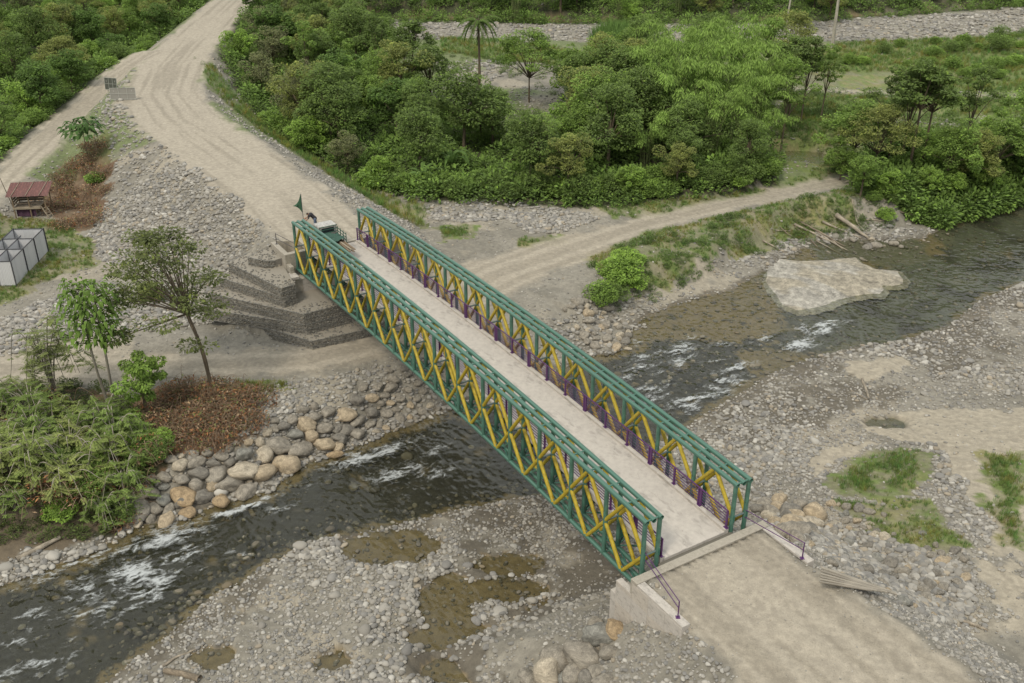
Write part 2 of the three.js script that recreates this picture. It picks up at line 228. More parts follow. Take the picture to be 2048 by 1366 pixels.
// ---------------------------------------------------------------- water
const RIPPLE = dataTex(1024, 1024, (i, j) => { const n = 1024; const wx = tvn(i / n * 12, j / n * 12, 12) * 1.5; const a = tvn(i / n * 26 + wx, j / n * 70 + wx * 2, 1024), b = tvn(i / n * 60, j / n * 150, 150), c = tvn(i / n * 16, j / n * 16, 16); const g = (.42 * tvn(i / n * 34, j / n * 34, 34) + .34 * tvn(i / n * 80, j / n * 80, 80) + .12 * b + .2 * c) / 1.08 * 255; return [g, g, g]; }, false, true);
{
  const g = new THREE.PlaneGeometry(700, 700, 1, 1); g.rotateX(-Math.PI / 2);
  const uv = g.attributes.uv; for (let i = 0; i < uv.count; i++) { const x = g.attributes.position.getX(i), z = g.attributes.position.getZ(i) - 150; const a = x * .8 - z * .6, b = x * .6 + z * .8; uv.setXY(i, b / 26, a / 26); }
  const m = structure('river_water', g, new THREE.MeshPhysicalMaterial({ color: lin(.70, .715, .655), roughness: .05, transmission: 1, thickness: 0, ior: 1.33, bumpMap: RIPPLE, bumpScale: .2 }));
  m.position.set(0, 0, -150); m.castShadow = false;
  tag(m, 'dark shallow river water running under the bridge');
  const d = new THREE.CircleGeometry(1, 40); d.rotateX(-Math.PI / 2); d.scale(7, 1, 6); const p = structure('pond_water', d, m.material); p.position.set(POND[0][0], 1.5, POND[0][1]); p.castShadow = false; tag(p, 'still pond mirroring the sky behind the track');
}
// ---------------------------------------------------------------- the bridge
const PAINT = dataTex(256, 256, (i, j) => { const a = tvn(i / 256 * 5, j / 256 * 14, 70), b = tvn(i / 256 * 24, j / 256 * 60, 120), c = tvn(i / 256 * 9, j / 256 * 9, 9); let k = 226 + (a - .5) * 36 + (b - .5) * 26; if (c > .82 && b > .55) return [k * .8, k * .66, k * .55]; return [k, k, k * .98]; }, true, true);
const GREEN = mat(.078, .182, .143, { roughness: .32, map: PAINT }), DGREEN = mat(.035, .12, .092, { roughness: .5 }), YELLOW = mat(.48, .36, .03, { roughness: .45, map: PAINT }), PURPLE = mat(.075, .022, .10, { roughness: .4 }), STEEL = mat(.12, .16, .16, { roughness: .5, metalness: .3 });
const CYL = new THREE.CylinderGeometry(1, 1, 1, 12, 1), UPV = V3(0, 1, 0);
function rod(parent, name, a, b, r, m) { const o = part(parent, name, CYL, m), d = b.clone().sub(a), l = d.length(); o.position.copy(a).add(b).multiplyScalar(.5); o.scale.set(r, l, r); o.quaternion.setFromUnitVectors(UPV, d.multiplyScalar(1 / l)); return o; }
function bar(parent, name, a, b, w, h, m, geo = BOX) { const o = part(parent, name, geo, m), d = b.clone().sub(a), l = d.length(); o.position.copy(a).add(b).multiplyScalar(.5); o.scale.set(l, h, w); d.multiplyScalar(1 / l); const z = V3(0, 0, 1); const side = d.clone().cross(V3(0, 1, 0)); if (side.lengthSq() > 1e-6) { side.normalize(); const upv = side.clone().cross(d); o.quaternion.setFromRotationMatrix(new THREE.Matrix4().makeBasis(d, upv, side)); } else o.quaternion.setFromUnitVectors(V3(1, 0, 0), d); return o; }
const BOX = new THREE.BoxGeometry(1, 1, 1);
const LB = (a, h, s) => V3(a - 22.5, h + camber(a), WIDE / 2 - s);
const CONC = dataTex(1024, 512, (i, j) => { const n = fbm(i / 22, j / 22, 5), st = fbm(i / 90 + 9, j / 34, 4), g = vn(i / 1.7, j / 1.7); let k = 234 + (n - .5) * 30 + (g - .5) * 14 - sst(.58, .76, st) * 24; const cr = Math.abs(fbm(i / 60 + 3, j / 40, 4) - .5); if (cr < .004 && vn(i / 70, j / 70) > .5) k -= 40; return [k, k * .985, k * .965]; }, true, true);
const CONCRETE = mat(.50, .475, .445, { map: CONC, bumpMap: withRep(BUMP, 2), bumpScale: .008 }), CONCRETE2 = mat(.495, .46, .415, { map: CONC, bumpMap: withRep(BUMP, 2), bumpScale: .008 }), OLDCONC = mat(.40, .375, .325, { map: CONC, bumpMap: withRep(BUMP, 3), bumpScale: .02 });
const bridge = thing('truss_bridge', 'green and yellow steel truss bridge with concrete deck across the river', 'bridge', null, [bp(22.5, WIDE / 2)[0], BY, bp(22.5, WIDE / 2)[1]], -1.0188);
function sweep(s, h, r, name, parent, m, a0 = 0, a1 = 45, n = 30) { const pts = []; for (let i = 0; i <= n; i++) pts.push(LB(a0 + (a1 - a0) * i / n, h, s)); return part(parent, name, new THREE.TubeGeometry(new THREE.CatmullRomCurve3(pts), n * 2, r, 12, false), m); }
for (const side of [0, 1]) {
  const t = new THREE.Group(); t.name = 'truss'; bridge.add(t);
  const s0 = side ? TW + GAP : 0, planes = [s0, s0 + TW];
  for (const q of [0, .5, 1]) {
    sweep(s0 + q * TW, TH, .128, 'top_chord', t, GREEN, -.14, 45.14);
    sweep(s0 + q * TW, 0, .125, 'bottom_chord', t, GREEN, -.3, 45.3);
  }
  for (const s of planes) for (let i = 0; i <= 15; i++) {
    rod(t, 'post', LB(i * 3, 0, s), LB(i * 3, TH, s), .118, GREEN);
    if (i < 15) for (const [h0, k] of [[TH - .08, 0], [TH - .08, 3], [.08, 0], [.08, 3]]) rod(t, 'diagonal', LB(i * 3 + 1.5 + (k ? .08 : -.08), h0, s), LB(i * 3 + k + (k ? -.05 : .05), TH / 2 + (h0 > 1 ? .1 : -.1), s), .105, YELLOW);
  }
  for (let i = 0; i <= 30; i++) { rod(t, 'top_tie', LB(i * 1.5, TH, s0 - .0), LB(i * 1.5, TH, s0 + TW), .055, GREEN); rod(t, 'bottom_tie', LB(i * 1.5, 0, s0), LB(i * 1.5, 0, s0 + TW), .055, GREEN); }
  for (let i = 0; i <= 15; i++) rod(t, 'middle_tie', LB(i * 3, TH / 2, s0), LB(i * 3, TH / 2, s0 + TW), .055, STEEL);
  for (const s of planes) for (let i = 0; i <= 15; i++) { bar(t, 'gusset', LB(i * 3 - .17, TH / 2, s), LB(i * 3 + .17, TH / 2, s), .05, .42, DGREEN); if (i < 15) for (const h of [.14, TH - .14]) bar(t, 'gusset', LB(i * 3 + 1.3, h, s), LB(i * 3 + 1.7, h, s), .045, .22, GREEN); }
  for (let i = 0; i < 15; i++) rod(t, 'lacing', LB(i * 3 + .1, .02, i % 2 ? s0 : s0 + TW), LB(i * 3 + 2.9, .02, i % 2 ? s0 + TW : s0), .04, DGREEN);
}
{ // floor beams, stringers, deck, kerbs
  for (let i = 0; i <= 15; i++) { const a = i * 3; bar(bridge, 'floor_beam', LB(a, .82, TW), LB(a, .82, TW + GAP), .2, .46, DGREEN); for (const q of [0, 1]) rod(bridge, 'knee_brace', LB(a, .12, q ? TW + GAP : TW), LB(a, .62, q ? TW + GAP - .9 : TW + .9), .05, DGREEN); }
  for (let i = 0; i < 15; i++) for (const q of [0, 1]) rod(bridge, 'wind_brace', LB(i * 3, .1, q ? TW : TW + GAP), LB(i * 3 + 3, .1, q ? TW + GAP : TW), .045, DGREEN);
  for (const q of [.25, .5, .75]) sweep(TW + GAP * q, 1.08, .07, 'stringer', bridge, DGREEN);
  const strip = (s0, s1, h0, h1, a0, a1) => { // a beam of rectangular section that follows the camber
    const n = 60, P = [], T = [], I = [], sec = [[s0, h1], [s1, h1], [s1, h0], [s0, h0]];
    for (let f = 0; f < 4; f++) for (let i = 0; i <= n; i++) { const a = a0 + (a1 - a0) * i / n; for (const k of [f, (f + 1) % 4]) { const v = LB(a, sec[k][1], sec[k][0]); P.push(v.x, v.y, v.z); T.push(a / 9, (sec[k][0] + sec[k][1]) / 4.5); } }
    for (let f = 0; f < 4; f++) for (let i = 0; i < n; i++) { const b = f * (n + 1) * 2 + i * 2; I.push(b, b + 2, b + 1, b + 1, b + 2, b + 3); }
    for (const [e, fl] of [[0, 0], [n, 1]]) { const o = P.length / 3, a = a0 + (a1 - a0) * e / n; for (const c of sec) { const v = LB(a, c[1], c[0]); P.push(v.x, v.y, v.z); T.push(c[0] / 4.5, c[1] / 4.5); } I.push(...(fl ? [o, o + 2, o + 1, o, o + 3, o + 2] : [o, o + 1, o + 2, o, o + 2, o + 3])); }
    const g = new THREE.BufferGeometry(); g.setAttribute('position', new THREE.Float32BufferAttribute(P, 3)); g.setAttribute('uv', new THREE.Float32BufferAttribute(T, 2)); g.setIndex(I); const e = toCreasedNormals(g, .6); return e;
  };
  part(bridge, 'deck', strip(TW + .33, TW + GAP - .33, 1.12, 1.36, .02, 45.05), CONCRETE);
  part(bridge, 'kerb', strip(TW + .2, TW + .46, 1.16, 1.5, .02, 45.05), CONCRETE);
  part(bridge, 'kerb', strip(TW + GAP - .46, TW + GAP - .2, 1.16, 1.5, .02, 45.05), CONCRETE);
  const thick = [1, 3, 6, 9, 11, 13, 16, 19, 21];
  for (const side of [0, 1]) {
    const r = new THREE.Group(); r.name = 'railing'; bridge.add(r);
    const s = side ? TW + GAP - .3 : TW + .3, n = 22;
    for (let i = 0; i <= n; i++) {
      const a = .1 + i * 44.85 / n;
      if (thick.includes(i)) { bar(r, 'post', LB(a - .1, 1.5, s), LB(a - .1, 2.5, s), .08, .08, PURPLE); bar(r, 'post', LB(a + .1, 1.5, s), LB(a + .1, 2.5, s), .08, .08, PURPLE); bar(r, 'joint_plate', LB(a, 1.56, s), LB(a, 2.46, s), .018, .12, PURPLE); }
      else bar(r, 'post', LB(a, 1.5, s), LB(a, 2.5, s), .075, .1, PURPLE);
      bar(r, 'foot_plate', LB(a - .12, 1.51, s), LB(a + .12, 1.51, s), .17, .022, PURPLE);
    }
    sweep(s, 2.53, .042, 'top_rail', r, PURPLE, .05, 45);
    for (const h of [1.68, 1.85, 2.02, 2.19, 2.36]) sweep(s, h, .021, 'rail', r, PURPLE, .05, 45);
  }
}
// ---------------------------------------------------------------- abutments (built in the bridge's frame)
function inFrame(name, label, cat) { return thing(name, label, cat, null, [bp(22.5, WIDE / 2)[0], 0, bp(22.5, WIDE / 2)[1]], -1.0188); }
const L0 = (a, y, s) => V3(a - 22.5, y, WIDE / 2 - s);
function block(parent, name, a0, a1, y0, y1, s0, s1, m, bev = .015) { const g = new RoundedBoxGeometry(a1 - a0, y1 - y0, s1 - s0, 1, bev); const p = g.attributes.position, u = g.attributes.uv, nn = g.attributes.normal; for (let i = 0; i < p.count; i++) { const ax = Math.abs(nn.getX(i)), ay = Math.abs(nn.getY(i)); u.setXY(i, (ay > .7 ? p.getX(i) : ax > .7 ? p.getZ(i) : p.getX(i)) / 4 + y1, (ay > .7 ? p.getZ(i) : p.getY(i)) / 2.6); } const o = part(parent, name, g, m); o.position.copy(L0((a0 + a1) / 2, (y0 + y1) / 2, (s0 + s1) / 2)); return o; }
{
  const t = inFrame('bridge_abutment', 'pale concrete abutment under the near end of the bridge', 'abutment');
  block(t, 'backwall', 45.36, 45.84, 3.4, 7.36, -.95, 7.42, OLDCONC);
  block(t, 'bearing_seat', 43.9, 45.355, 2.0, 5.62, -.95, 7.42, CONCRETE);
  block(t, 'wing_wall', 45.845, 49.1, 3.6, 7.33, -.95, -.5, CONCRETE);
  block(t, 'wing_wall', 45.845, 48.9, 3.6, 7.33, 6.97, 7.42, CONCRETE);
  block(t, 'cheek_wall', 44.3, 45.355, 5.62, 6.5, -.95, -.62, CONCRETE);
  // formwork panels left their joints in the outer face
  for (let i = 0; i < 4; i++) for (let j = 0; j < 4; j++) block(t, 'panel', 44.32 + i * 1.2 + .006, Math.min(49.09, 44.32 + (i + 1) * 1.2 - .006), 3.3 + j * .98 + .006, 3.3 + (j + 1) * .98 - .006 - (j === 3 ? .02 : 0) - (i === 0 && j === 3 ? .7 : 0), -.972, -.951, [CONCRETE, CONCRETE2][(i * 2 + j * 3 + (i >> 1)) % 2], .004);
  block(t, 'joint_filler', 45.02, 45.355, 6.9, 7.2, .9, 5.6, mat(.12, .11, .09), .004);
  for (const s of [.43, 6.0]) block(t, 'bearing', 44.6, 45.1, 5.62, 5.88, s - .35, s + .35, STEEL);
}
{
  const t = inFrame('bridge_abutment', 'weathered concrete abutment at the far end of the bridge beside stepped stone cages', 'abutment');
  block(t, 'backwall', -.75, -.3, 3, 7.34, -.9, 7.4, OLDCONC);
  block(t, 'bearing_seat', -.295, 1.1, 3, 5.62, -.85, 7.4, OLDCONC);
  for (let i = 0; i < 6; i++) for (let j = 0; j < 2; j++) block(t, 'panel', 1.101, 1.122, 3.3 + j * 1.1 + .006, 3.3 + j * 1.1 + 1.094, -.1 + i * 1.22 + .006, -.1 + i * 1.22 + 1.21, [OLDCONC, CONCRETE][(i + j) % 2], .004);
  { // tapered wing wall on the left
    const sh = new THREE.Shape(); sh.moveTo(-3.6, 7.3); sh.lineTo(-.755, 7.3); sh.lineTo(-.755, 3.6); sh.lineTo(-1.4, 4.2); sh.lineTo(-3.6, 6.4);
    const g = new THREE.ExtrudeGeometry(sh, { depth: .4, bevelEnabled: true, bevelSize: .012, bevelThickness: .012, bevelSegments: 1 }); const o = part(t, 'wing_wall', g, OLDCONC); o.position.set(-22.5, 0, WIDE / 2 + .48);
    const o2 = part(t, 'wing_wall', g, OLDCONC); o2.position.set(-22.5, 0, WIDE / 2 - 7.38);
  }
  { const c = new THREE.CylinderGeometry(.36, .36, 2.9, 20); const o = part(t, 'column', c, CONCRETE); o.position.copy(L0(.85, 4.3, -.95)); block(t, 'column_cap', .3, 1.35, 5.77, 6.0, -1.4, -.45, CONCRETE); }
  block(t, 'cheek_wall', -.295, .5, 5.63, 6.55, -.85, -.5, OLDCONC);
  block(t, 'approach_slab', -3.2, -.755, 7.0, 7.35, 1.2, 5.2, OLDCONC);
  for (const s of [.43, 6.0]) block(t, 'bearing', -.1, .4, 5.62, 5.88, s - .35, s + .35, STEEL);
}
function handrail(label, pts, rails, m) { const t = thing('handrail', label, 'handrail', 'approach handrails', [pts[0][0], pts[0][1], pts[0][2]]); const P = pts.map(p => V3(p[0] - pts[0][0], p[1] - pts[0][1], p[2] - pts[0][2])); for (const p of P.slice(1)) { rod(t, 'post', p, p.clone().setY(p.y + .95), .03, m); const f = part(t, 'foot_plate', BOX, m); f.scale.set(.2, .02, .2); f.position.copy(p).y += .012; } for (const h of rails) rod(t, 'rail', P[0].clone().setY(P[0].y + h), P[P.length - 1].clone().setY(P[P.length - 1].y + h), .022, m); return t; }
const at3 = (a, y, s) => { const p = bp(a, s); return [p[0], y, p[1]]; };
handrail('thin purple handrail on the wing wall at the near left corner of the bridge', [at3(45.1, 7.33, .05), at3(48.5, 7.33, -.72)], [.93, .55], PURPLE);
handrail('thin purple handrail beside the boulders at the near right corner of the bridge', [at3(45.1, 7.33, 6.4), at3(48.5, 7.33, 7.0)], [.93, .5], PURPLE);
handrail('thin dark handrail on the wing wall at the far left corner of the bridge', [at3(0, 7.3, .0), at3(-3, 7.3, -.6)], [.93, .5], mat(.05, .045, .05, { roughness: .5 }));

// ---------------------------------------------------------------- stones
function stoneGeo(seed, detail, flat, angular = .16, smooth = true) {
  const r = rng(seed), g0 = new THREE.IcosahedronGeometry(1, detail); g0.deleteAttribute('uv'); g0.deleteAttribute('normal');
  const g = mergeVertices(g0, 1e-4), p = g.attributes.position, ax = [];
  for (let i = 0; i < 11; i++) ax.push(V3(r() * 2 - 1, r() * 2 - 1, r() * 2 - 1).normalize(), r() * .3 + .62);
  const sx = .8 + r() * .4, sz = .75 + r() * .35, v = V3(0, 0, 0);
  for (let i = 0; i < p.count; i++) {
    v.fromBufferAttribute(p, i).normalize();
    let k = 1; for (let j = 0; j < ax.length; j += 2) { const d = v.dot(ax[j]); if (d > ax[j + 1]) k = Math.min(k, lerp(1, ax[j + 1] / d, .9)); }
    k *= 1 + (fbm(v.x * 1.7 + seed, v.y * 1.7 + v.z * 2.3, 3) - .5) * angular * 2;
    p.setXYZ(i, v.x * k * sx, v.y * k * flat, v.z * k * sz);
  }
  g.computeVertexNormals(); return smooth ? g : g;
}
const SMALL = [0, 1, 2, 3, 4].map(i => stoneGeo(100 + i, 1, .55 + (i % 3) * .12)), BIG = [0, 1, 2, 3, 4, 5, 6, 7, 8, 9].map(i => stoneGeo(200 + i, 3, .66 + (i % 4) * .08, .2));
for (const g of BIG) { const p = g.attributes.position, n = g.attributes.normal, uv = new Float32Array(p.count * 2); for (let i = 0; i < p.count; i++) { const ay = Math.abs(n.getY(i)); uv[i * 2] = ay > .6 ? p.getX(i) * .5 : (p.getX(i) + p.getZ(i)) * .4; uv[i * 2 + 1] = ay > .6 ? p.getZ(i) * .5 : p.getY(i) * .6; } g.setAttribute('uv', new THREE.BufferAttribute(uv, 2)); }
const MOTTLE = dataTex(512, 512, (i, j) => { const a = tvn(i / 512 * 6, j / 512 * 6, 6), b = tvn(i / 512 * 23, j / 512 * 23, 23), c = tvn(i / 512 * 90, j / 512 * 90, 90); let k = 205 + (a - .5) * 60 + (b - .5) * 50 + (c - .5) * 44; if (b > .74 && a > .5) k -= 26; return [k, k * .985, k * .96]; }, true, true);
const ROCKS = [[.215, .20, .175], [.25, .233, .203], [.185, .176, .162], [.29, .272, .24], [.155, .149, .138], [.265, .228, .175], [.35, .332, .297]];
const rockMat = (c) => mat(c[0], c[1], c[2], { map: MOTTLE, bumpMap: MOTTLE, bumpScale: .04, roughness: .92 });
const BOULDER = { grey: rockMat([.40, .37, .32]), dark: rockMat([.30, .283, .253]), pale: rockMat([.62, .555, .45]), tan: rockMat([.58, .485, .355]), orange: rockMat([.50, .38, .24]), blue: rockMat([.35, .35, .325]) };
const PEBBLE = new THREE.MeshStandardMaterial({ roughness: .93 });
function scatter(name, label, category, list, seed, flip = .5, parent = null, tint = null) { // list of [x, y, z, size]; one object per stone form
  const r = rng(seed), by = SMALL.map(() => []); for (const p of list) by[Math.floor(r() * SMALL.length)].push(p);
  const q = new THREE.Quaternion(), e = new THREE.Euler(), m4 = new THREE.Matrix4(), root = parent || new THREE.Group();
  if (!parent) { root.name = numbered(name); tag(root, label, category, null, 'stuff'); scene.add(root); }
  by.forEach((l, k) => {
    if (!l.length) return;
    const im = new THREE.InstancedMesh(SMALL[k], PEBBLE, l.length); im.name = 'stones'; im.userData.kind = 'stuff'; im.castShadow = im.receiveShadow = true;
    l.forEach((p, i) => { e.set((r() - .5) * flip, r() * 6.28, (r() - .5) * flip); q.setFromEuler(e); const s = p[3]; m4.compose(V3(p[0], p[1], p[2]), q, V3(s * (.8 + r() * .5), s * (.75 + r() * .4), s)); im.setMatrixAt(i, m4); const c = ROCKS[Math.floor(r() * (r() < .6 ? 4 : 7))], v = (.82 + r() * .36); const w = tint || [1, 1, 1]; im.setColorAt(i, lin(c[0] * v * w[0], c[1] * v * w[1], c[2] * v * w[2])); });
    root.add(im);
  });
  return root;
}
// ---------------------------------------------------------------- stepped gabions: wire cages filled with river stone
const CAGECORE = mat(.23, .213, .185, { bumpMap: BUMP, bumpScale: .05 }), LEDGE = mat(.25, .225, .185, { bumpMap: BUMP, bumpScale: .03 }), WIRE = mat(.2, .2, .19, { roughness: .5, metalness: .5 });
TIERS.forEach(({ top, front, area }, k) => {
  const c = front[1], t = thing('gabion_tier', ['lowest stone-filled cage step at the foot of the far abutment', 'second stone-filled cage step from the bottom', 'third stone-filled cage step from the bottom, bending below the concrete column', 'fourth stone-filled cage step, ending at the concrete column', 'fifth stone-filled cage step, below the wing wall', 'small topmost stone-filled cage beside the wing wall'][k], 'gabion', 'stepped gabions', [c[0], top - 1, c[1]]);
  const sh = new THREE.Shape(); area.forEach((p, i) => sh[i ? 'lineTo' : 'moveTo'](p[0] - c[0], -(p[1] - c[1])));
  const g = new THREE.ExtrudeGeometry(sh, { depth: .93, bevelEnabled: false }); g.rotateX(-Math.PI / 2); part(t, 'cage', g, [LEDGE, CAGECORE]);
  const r = rng(500 + k), L = [];
  const run = (A, B) => { // front face and the ledge behind it
    const dx = B[0] - A[0], dz = B[1] - A[1], l = Math.hypot(dx, dz), nx = -dz / l, nz = dx / l;
    const n = Math.floor(l * 105); for (let i = 0; i < n; i++) { const q = r(), h = r(); L.push([A[0] + dx * q - c[0] - nx * .035, h * .9 + .02, A[1] + dz * q - c[1] - nz * .035, .07 + r() * .05]); }
    const m = Math.floor(l * 16); for (let i = 0; i < m; i++) { const q = r(), b = r() * 1.5; L.push([A[0] + dx * q - c[0] - nx * b, .93, A[1] + dz * q - c[1] - nz * b, .07 + r() * .045]); }
    for (const h of [.02, .5, .96]) rod(t, 'wire', V3(A[0] - c[0] + nx * .05, h, A[1] - c[1] + nz * .05), V3(B[0] - c[0] + nx * .05, h, B[1] - c[1] + nz * .05), .014, WIRE);
  };
  for (let i = 0; i + 1 < front.length; i++) run(front[i], front[i + 1]);
  { const l = front[0], e = area[area.length - 1]; run(e, l); }
  scatter('', '', '', L, 510 + k, 2, t, [.62, .62, .6]);
});
// ---------------------------------------------------------------- built things
function corrugated(w, h, ridges, amp) { const n = ridges * 6, g = new THREE.PlaneGeometry(w, h, n, 1), p = g.attributes.position; for (let i = 0; i < p.count; i++) p.setZ(i, Math.sin((p.getX(i) / w + .5) * ridges * Math.PI * 2) * amp); const b = g.clone(); g.computeVertexNormals(); return g; }
const TIN = new THREE.MeshStandardMaterial({ color: lin(.50, .50, .51), roughness: .55, side: THREE.DoubleSide }), TIN2 = new THREE.MeshStandardMaterial({ color: lin(.46, .465, .475), roughness: .55, side: THREE.DoubleSide }), FRAME = mat(.05, .05, .055, { roughness: .7 });
const WOOD = mat(.28, .21, .14, { map: MOTTLE }), WOODPALE = mat(.42, .36, .28, { map: MOTTLE }), WOODGREY = mat(.30, .27, .23, { map: MOTTLE }), WOODDARK = mat(.10, .075, .055);
{ // roofless enclosure of zinc sheets
  const y0 = 2.35, zf = -81.2, zb = -88.9, xr = -43.3, w = 2.75, H = 2.25;
  const t = thing('zinc_enclosure', 'roofless grey zinc sheet enclosure split into open compartments on the grass', 'enclosure', null, [xr, y0, zf], .04);
  const wall = (x0, z0, x1, z1, mk) => { const l = Math.hypot(x1 - x0, z1 - z0), n = Math.max(1, Math.round(l / .93)), a = Math.atan2(-(z1 - z0), x1 - x0); for (let i = 0; i < n; i++) { const s = part(t, 'sheet', corrugated(l / n + .03, H, 7, .012), (i + mk) % 3 ? TIN : TIN2), q = (i + .5) / n; s.position.set(lerp(x0, x1, q), H / 2 + .02, lerp(z0, z1, q) + (i % 2) * .012); s.rotation.y = a; }
    bar(t, 'top_rail', V3(x0, H + .03, z0), V3(x1, H + .03, z1), .07, .06, FRAME); };
  const L = zf - zb, z1 = -L * .36, z2 = -L * .68;
  wall(0, 0, 0, -L, 0); wall(-w, -1.4, -w, -L, 1); wall(-w, 0, 0, 0, 0); wall(-w, -L, 0, -L, 2); wall(-w, z1, 0, z1, 1); wall(-w, z2, 0, z2, 0); wall(-w / 2, 0, -w / 2, z2 - .8, 1);
  for (const [x, z] of [[0.06, 0.06], [0.06, z1], [0.06, z2], [0.06, -L], [-w, 0.06], [-w, z1], [-w, z2], [-w, -L], [-w / 2, 0.06], [-w / 2, z1], [-w / 2, z2]]) bar(t, 'post', V3(x, 0, z), V3(x, H + .1, z), .08, .08, FRAME);
}
{ // hut on stilts
  const p = on(62, 436, 3), t = thing('stilt_hut', 'small wooden hut on stilts with a red tin roof', 'hut', null, [p.x, p.y, p.z - 1], .12);
  const RED = new THREE.MeshStandardMaterial({ color: lin(.20, .082, .072), roughness: .6, side: THREE.DoubleSide, map: withRep(MOTTLE, 1) });
  const roof = new THREE.Group(); roof.name = 'roof'; t.add(roof);
  for (let i = 0; i < 5; i++) { const s = part(roof, 'roof_sheet', corrugated(.84, 2.5, 6, .014), RED); s.rotation.x = -Math.PI / 2 + .3; s.position.set(-1.62 + i * .81, 2.75 + (i % 2) * .015, .1); }
  for (const x of [-1.5, -.1, 1.2]) rod(roof, 'roof_pole', V3(x, 2.46, 1.32), V3(x + .35, 3.2, -1.2), .03, WOODPALE);
  for (const x of [-1.55, 0, 1.55]) for (const z of [.95, -.9]) bar(t, 'post', V3(x, 0, z), V3(x, z > 0 ? 2.45 : 2.95, z), .11, .11, WOOD);
  for (let i = 0; i < 9; i++) bar(t, 'floor_plank', V3(-1.6, 1.12, .95 - i * .22), V3(.95, 1.12, .95 - i * .22), .2, .05, WOODPALE);
  bar(t, 'floor_beam', V3(-1.65, 1.06, 1.02), V3(1.05, 1.06, 1.02), .07, .2, WOODPALE);
  for (let i = 0; i < 5; i++) { bar(t, 'wall_board', V3(-1.5, 1.35 + i * .27, -.85), V3(.95, 1.35 + i * .27, -.85), .03, .2, WOODDARK); if (i < 4) bar(t, 'wall_board', V3(-1.6, 1.35 + i * .27, -.8), V3(-1.6, 1.35 + i * .27, .9), .03, .2, WOOD); if (i === 1 || i === 3) bar(t, 'rail_board', V3(-1.5, 1.3 + i * .25, .9), V3(.95, 1.3 + i * .25, .9), .03, .1, WOODDARK); }
  const cl = new THREE.PlaneGeometry(1.9, .85, 24, 6); { const q = cl.attributes.position; for (let i = 0; i < q.count; i++) q.setZ(i, Math.sin(q.getX(i) * 9) * .05 + (vn(q.getX(i) * 3, q.getY(i) * 3) - .5) * .12); cl.computeVertexNormals(); }
  const c = part(t, 'curtain', cl, new THREE.MeshStandardMaterial({ color: lin(.06, .028, .05), roughness: 1, side: THREE.DoubleSide })); c.position.set(-.5, .55, .8);
  const lad = new THREE.Group(); lad.name = 'ladder'; t.add(lad); for (const s of [0, .5]) bar(lad, 'ladder_rail', V3(1.75 + s * .5, .05, 1.3 - s), V3(1.05 + s * .5, 1.15, .85 - s), .09, .09, WOODPALE); for (let i = 1; i < 5; i++) { const k = i / 5; bar(lad, 'rung', V3(1.75 - .7 * k, .05 + 1.1 * k, 1.3 - .45 * k), V3(2.0 - .7 * k, .05 + 1.1 * k, .8 - .45 * k), .12, .04, WOODPALE); }
}
{ const p = on(31, 422, 3); const o = single('pole', 'thin leaning wooden pole standing left of the red roofed hut', 'pole', null, new THREE.CylinderGeometry(.03, .05, 3.9, 8), WOODDARK, [p.x - .45, p.y + 1.9, p.z]); o.rotation.z = .2; }
// boards with frames, seen from behind
function board(label, u, v, w, h, lift, turn, tilt, face, m) { const p = on(u, v, 7.3), t = thing('sign_board', label, 'sign', null, [p.x, p.y, p.z], turn); const g = new THREE.Group(); g.name = 'panel'; g.position.y = lift + h / 2; g.rotation.x = tilt; t.add(g); const s = part(g, 'sheet', new THREE.BoxGeometry(w - .06, h - .06, .02), face); for (const x of [-1, 1]) bar(g, 'frame_bar', V3(x * w / 2, -h / 2, .02), V3(x * w / 2, h / 2, .02), .05, .05, m); for (const y of [-1, 0, 1]) bar(g, 'frame_bar', V3(-w / 2 + .027, y * h / 2, .024), V3(w / 2 - .027, y * h / 2, .024), .05, .05, m); for (const x of [-1, 1]) bar(g, 'frame_bar', V3(x * w / 6, -h / 2 + .027, .028), V3(x * w / 6, h / 2 - .027, .028), .05, .05, m); for (const x of [-1, 1]) bar(t, 'leg', V3(x * w * .36, -.2, -.05), V3(x * w * .36, lift + h * .8, -.05), .07, .07, m); }
board('smaller dark framed sign board beside the road fork, seen from behind', 224, 181, 1.75, 1.5, .12, -.25, -.12, mat(.07, .075, .062), mat(.26, .27, .24));
board('wide pale grey framed sign board beside the dirt road, seen from behind', 248, 200, 3.0, 1.35, .12, .1, -.1, mat(.235, .225, .2), mat(.36, .36, .32));
// planks on the slope
const PLANK = mat(.47, .43, .365, { map: MOTTLE }), PLANK2 = mat(.37, .335, .285, { map: MOTTLE });
{ const r = rng(31), g = new RoundedBoxGeometry(1, 1, 1, 1, .02), A = on(1652, 1158, 6), B = on(1776, 1202, 5);
  ['uppermost long pale plank in the pile on the rocky slope', 'second pale plank from the top of the pile on the rocky slope', 'third weathered plank in the pile on the rocky slope', 'fourth weathered plank in the pile on the rocky slope', 'fifth narrow plank in the pile on the rocky slope', 'lowest short plank in the pile beside the dirt approach'].forEach((l, i) => {
    const w = [.2, .15, .12, .16, .1, .1][i], o = single('plank', l, 'plank', 'planks piled on the slope', new RoundedBoxGeometry(4.3 - i * .32, .05, w, 1, .008), i % 2 ? PLANK2 : PLANK);
    const off = i * .24, ax = A.x - off * .4, az = A.z + off * .85, bx = B.x - off * .4, bz = B.z + off * .7; let ya = height(ax, az), yb = height(bx, bz), ym = height((ax + bx) / 2, (az + bz) / 2), up_ = Math.max(0, ym - (ya + yb) / 2) + .3; ya += up_; yb += up_; const d = V3(bx - ax, yb - ya, bz - az).normalize(); o.quaternion.setFromUnitVectors(V3(1, 0, 0), d); o.position.set((ax + bx) / 2 - i * .1, (ya + yb) / 2 + .04 + (5 - i) * .018, (az + bz) / 2);
  }); }
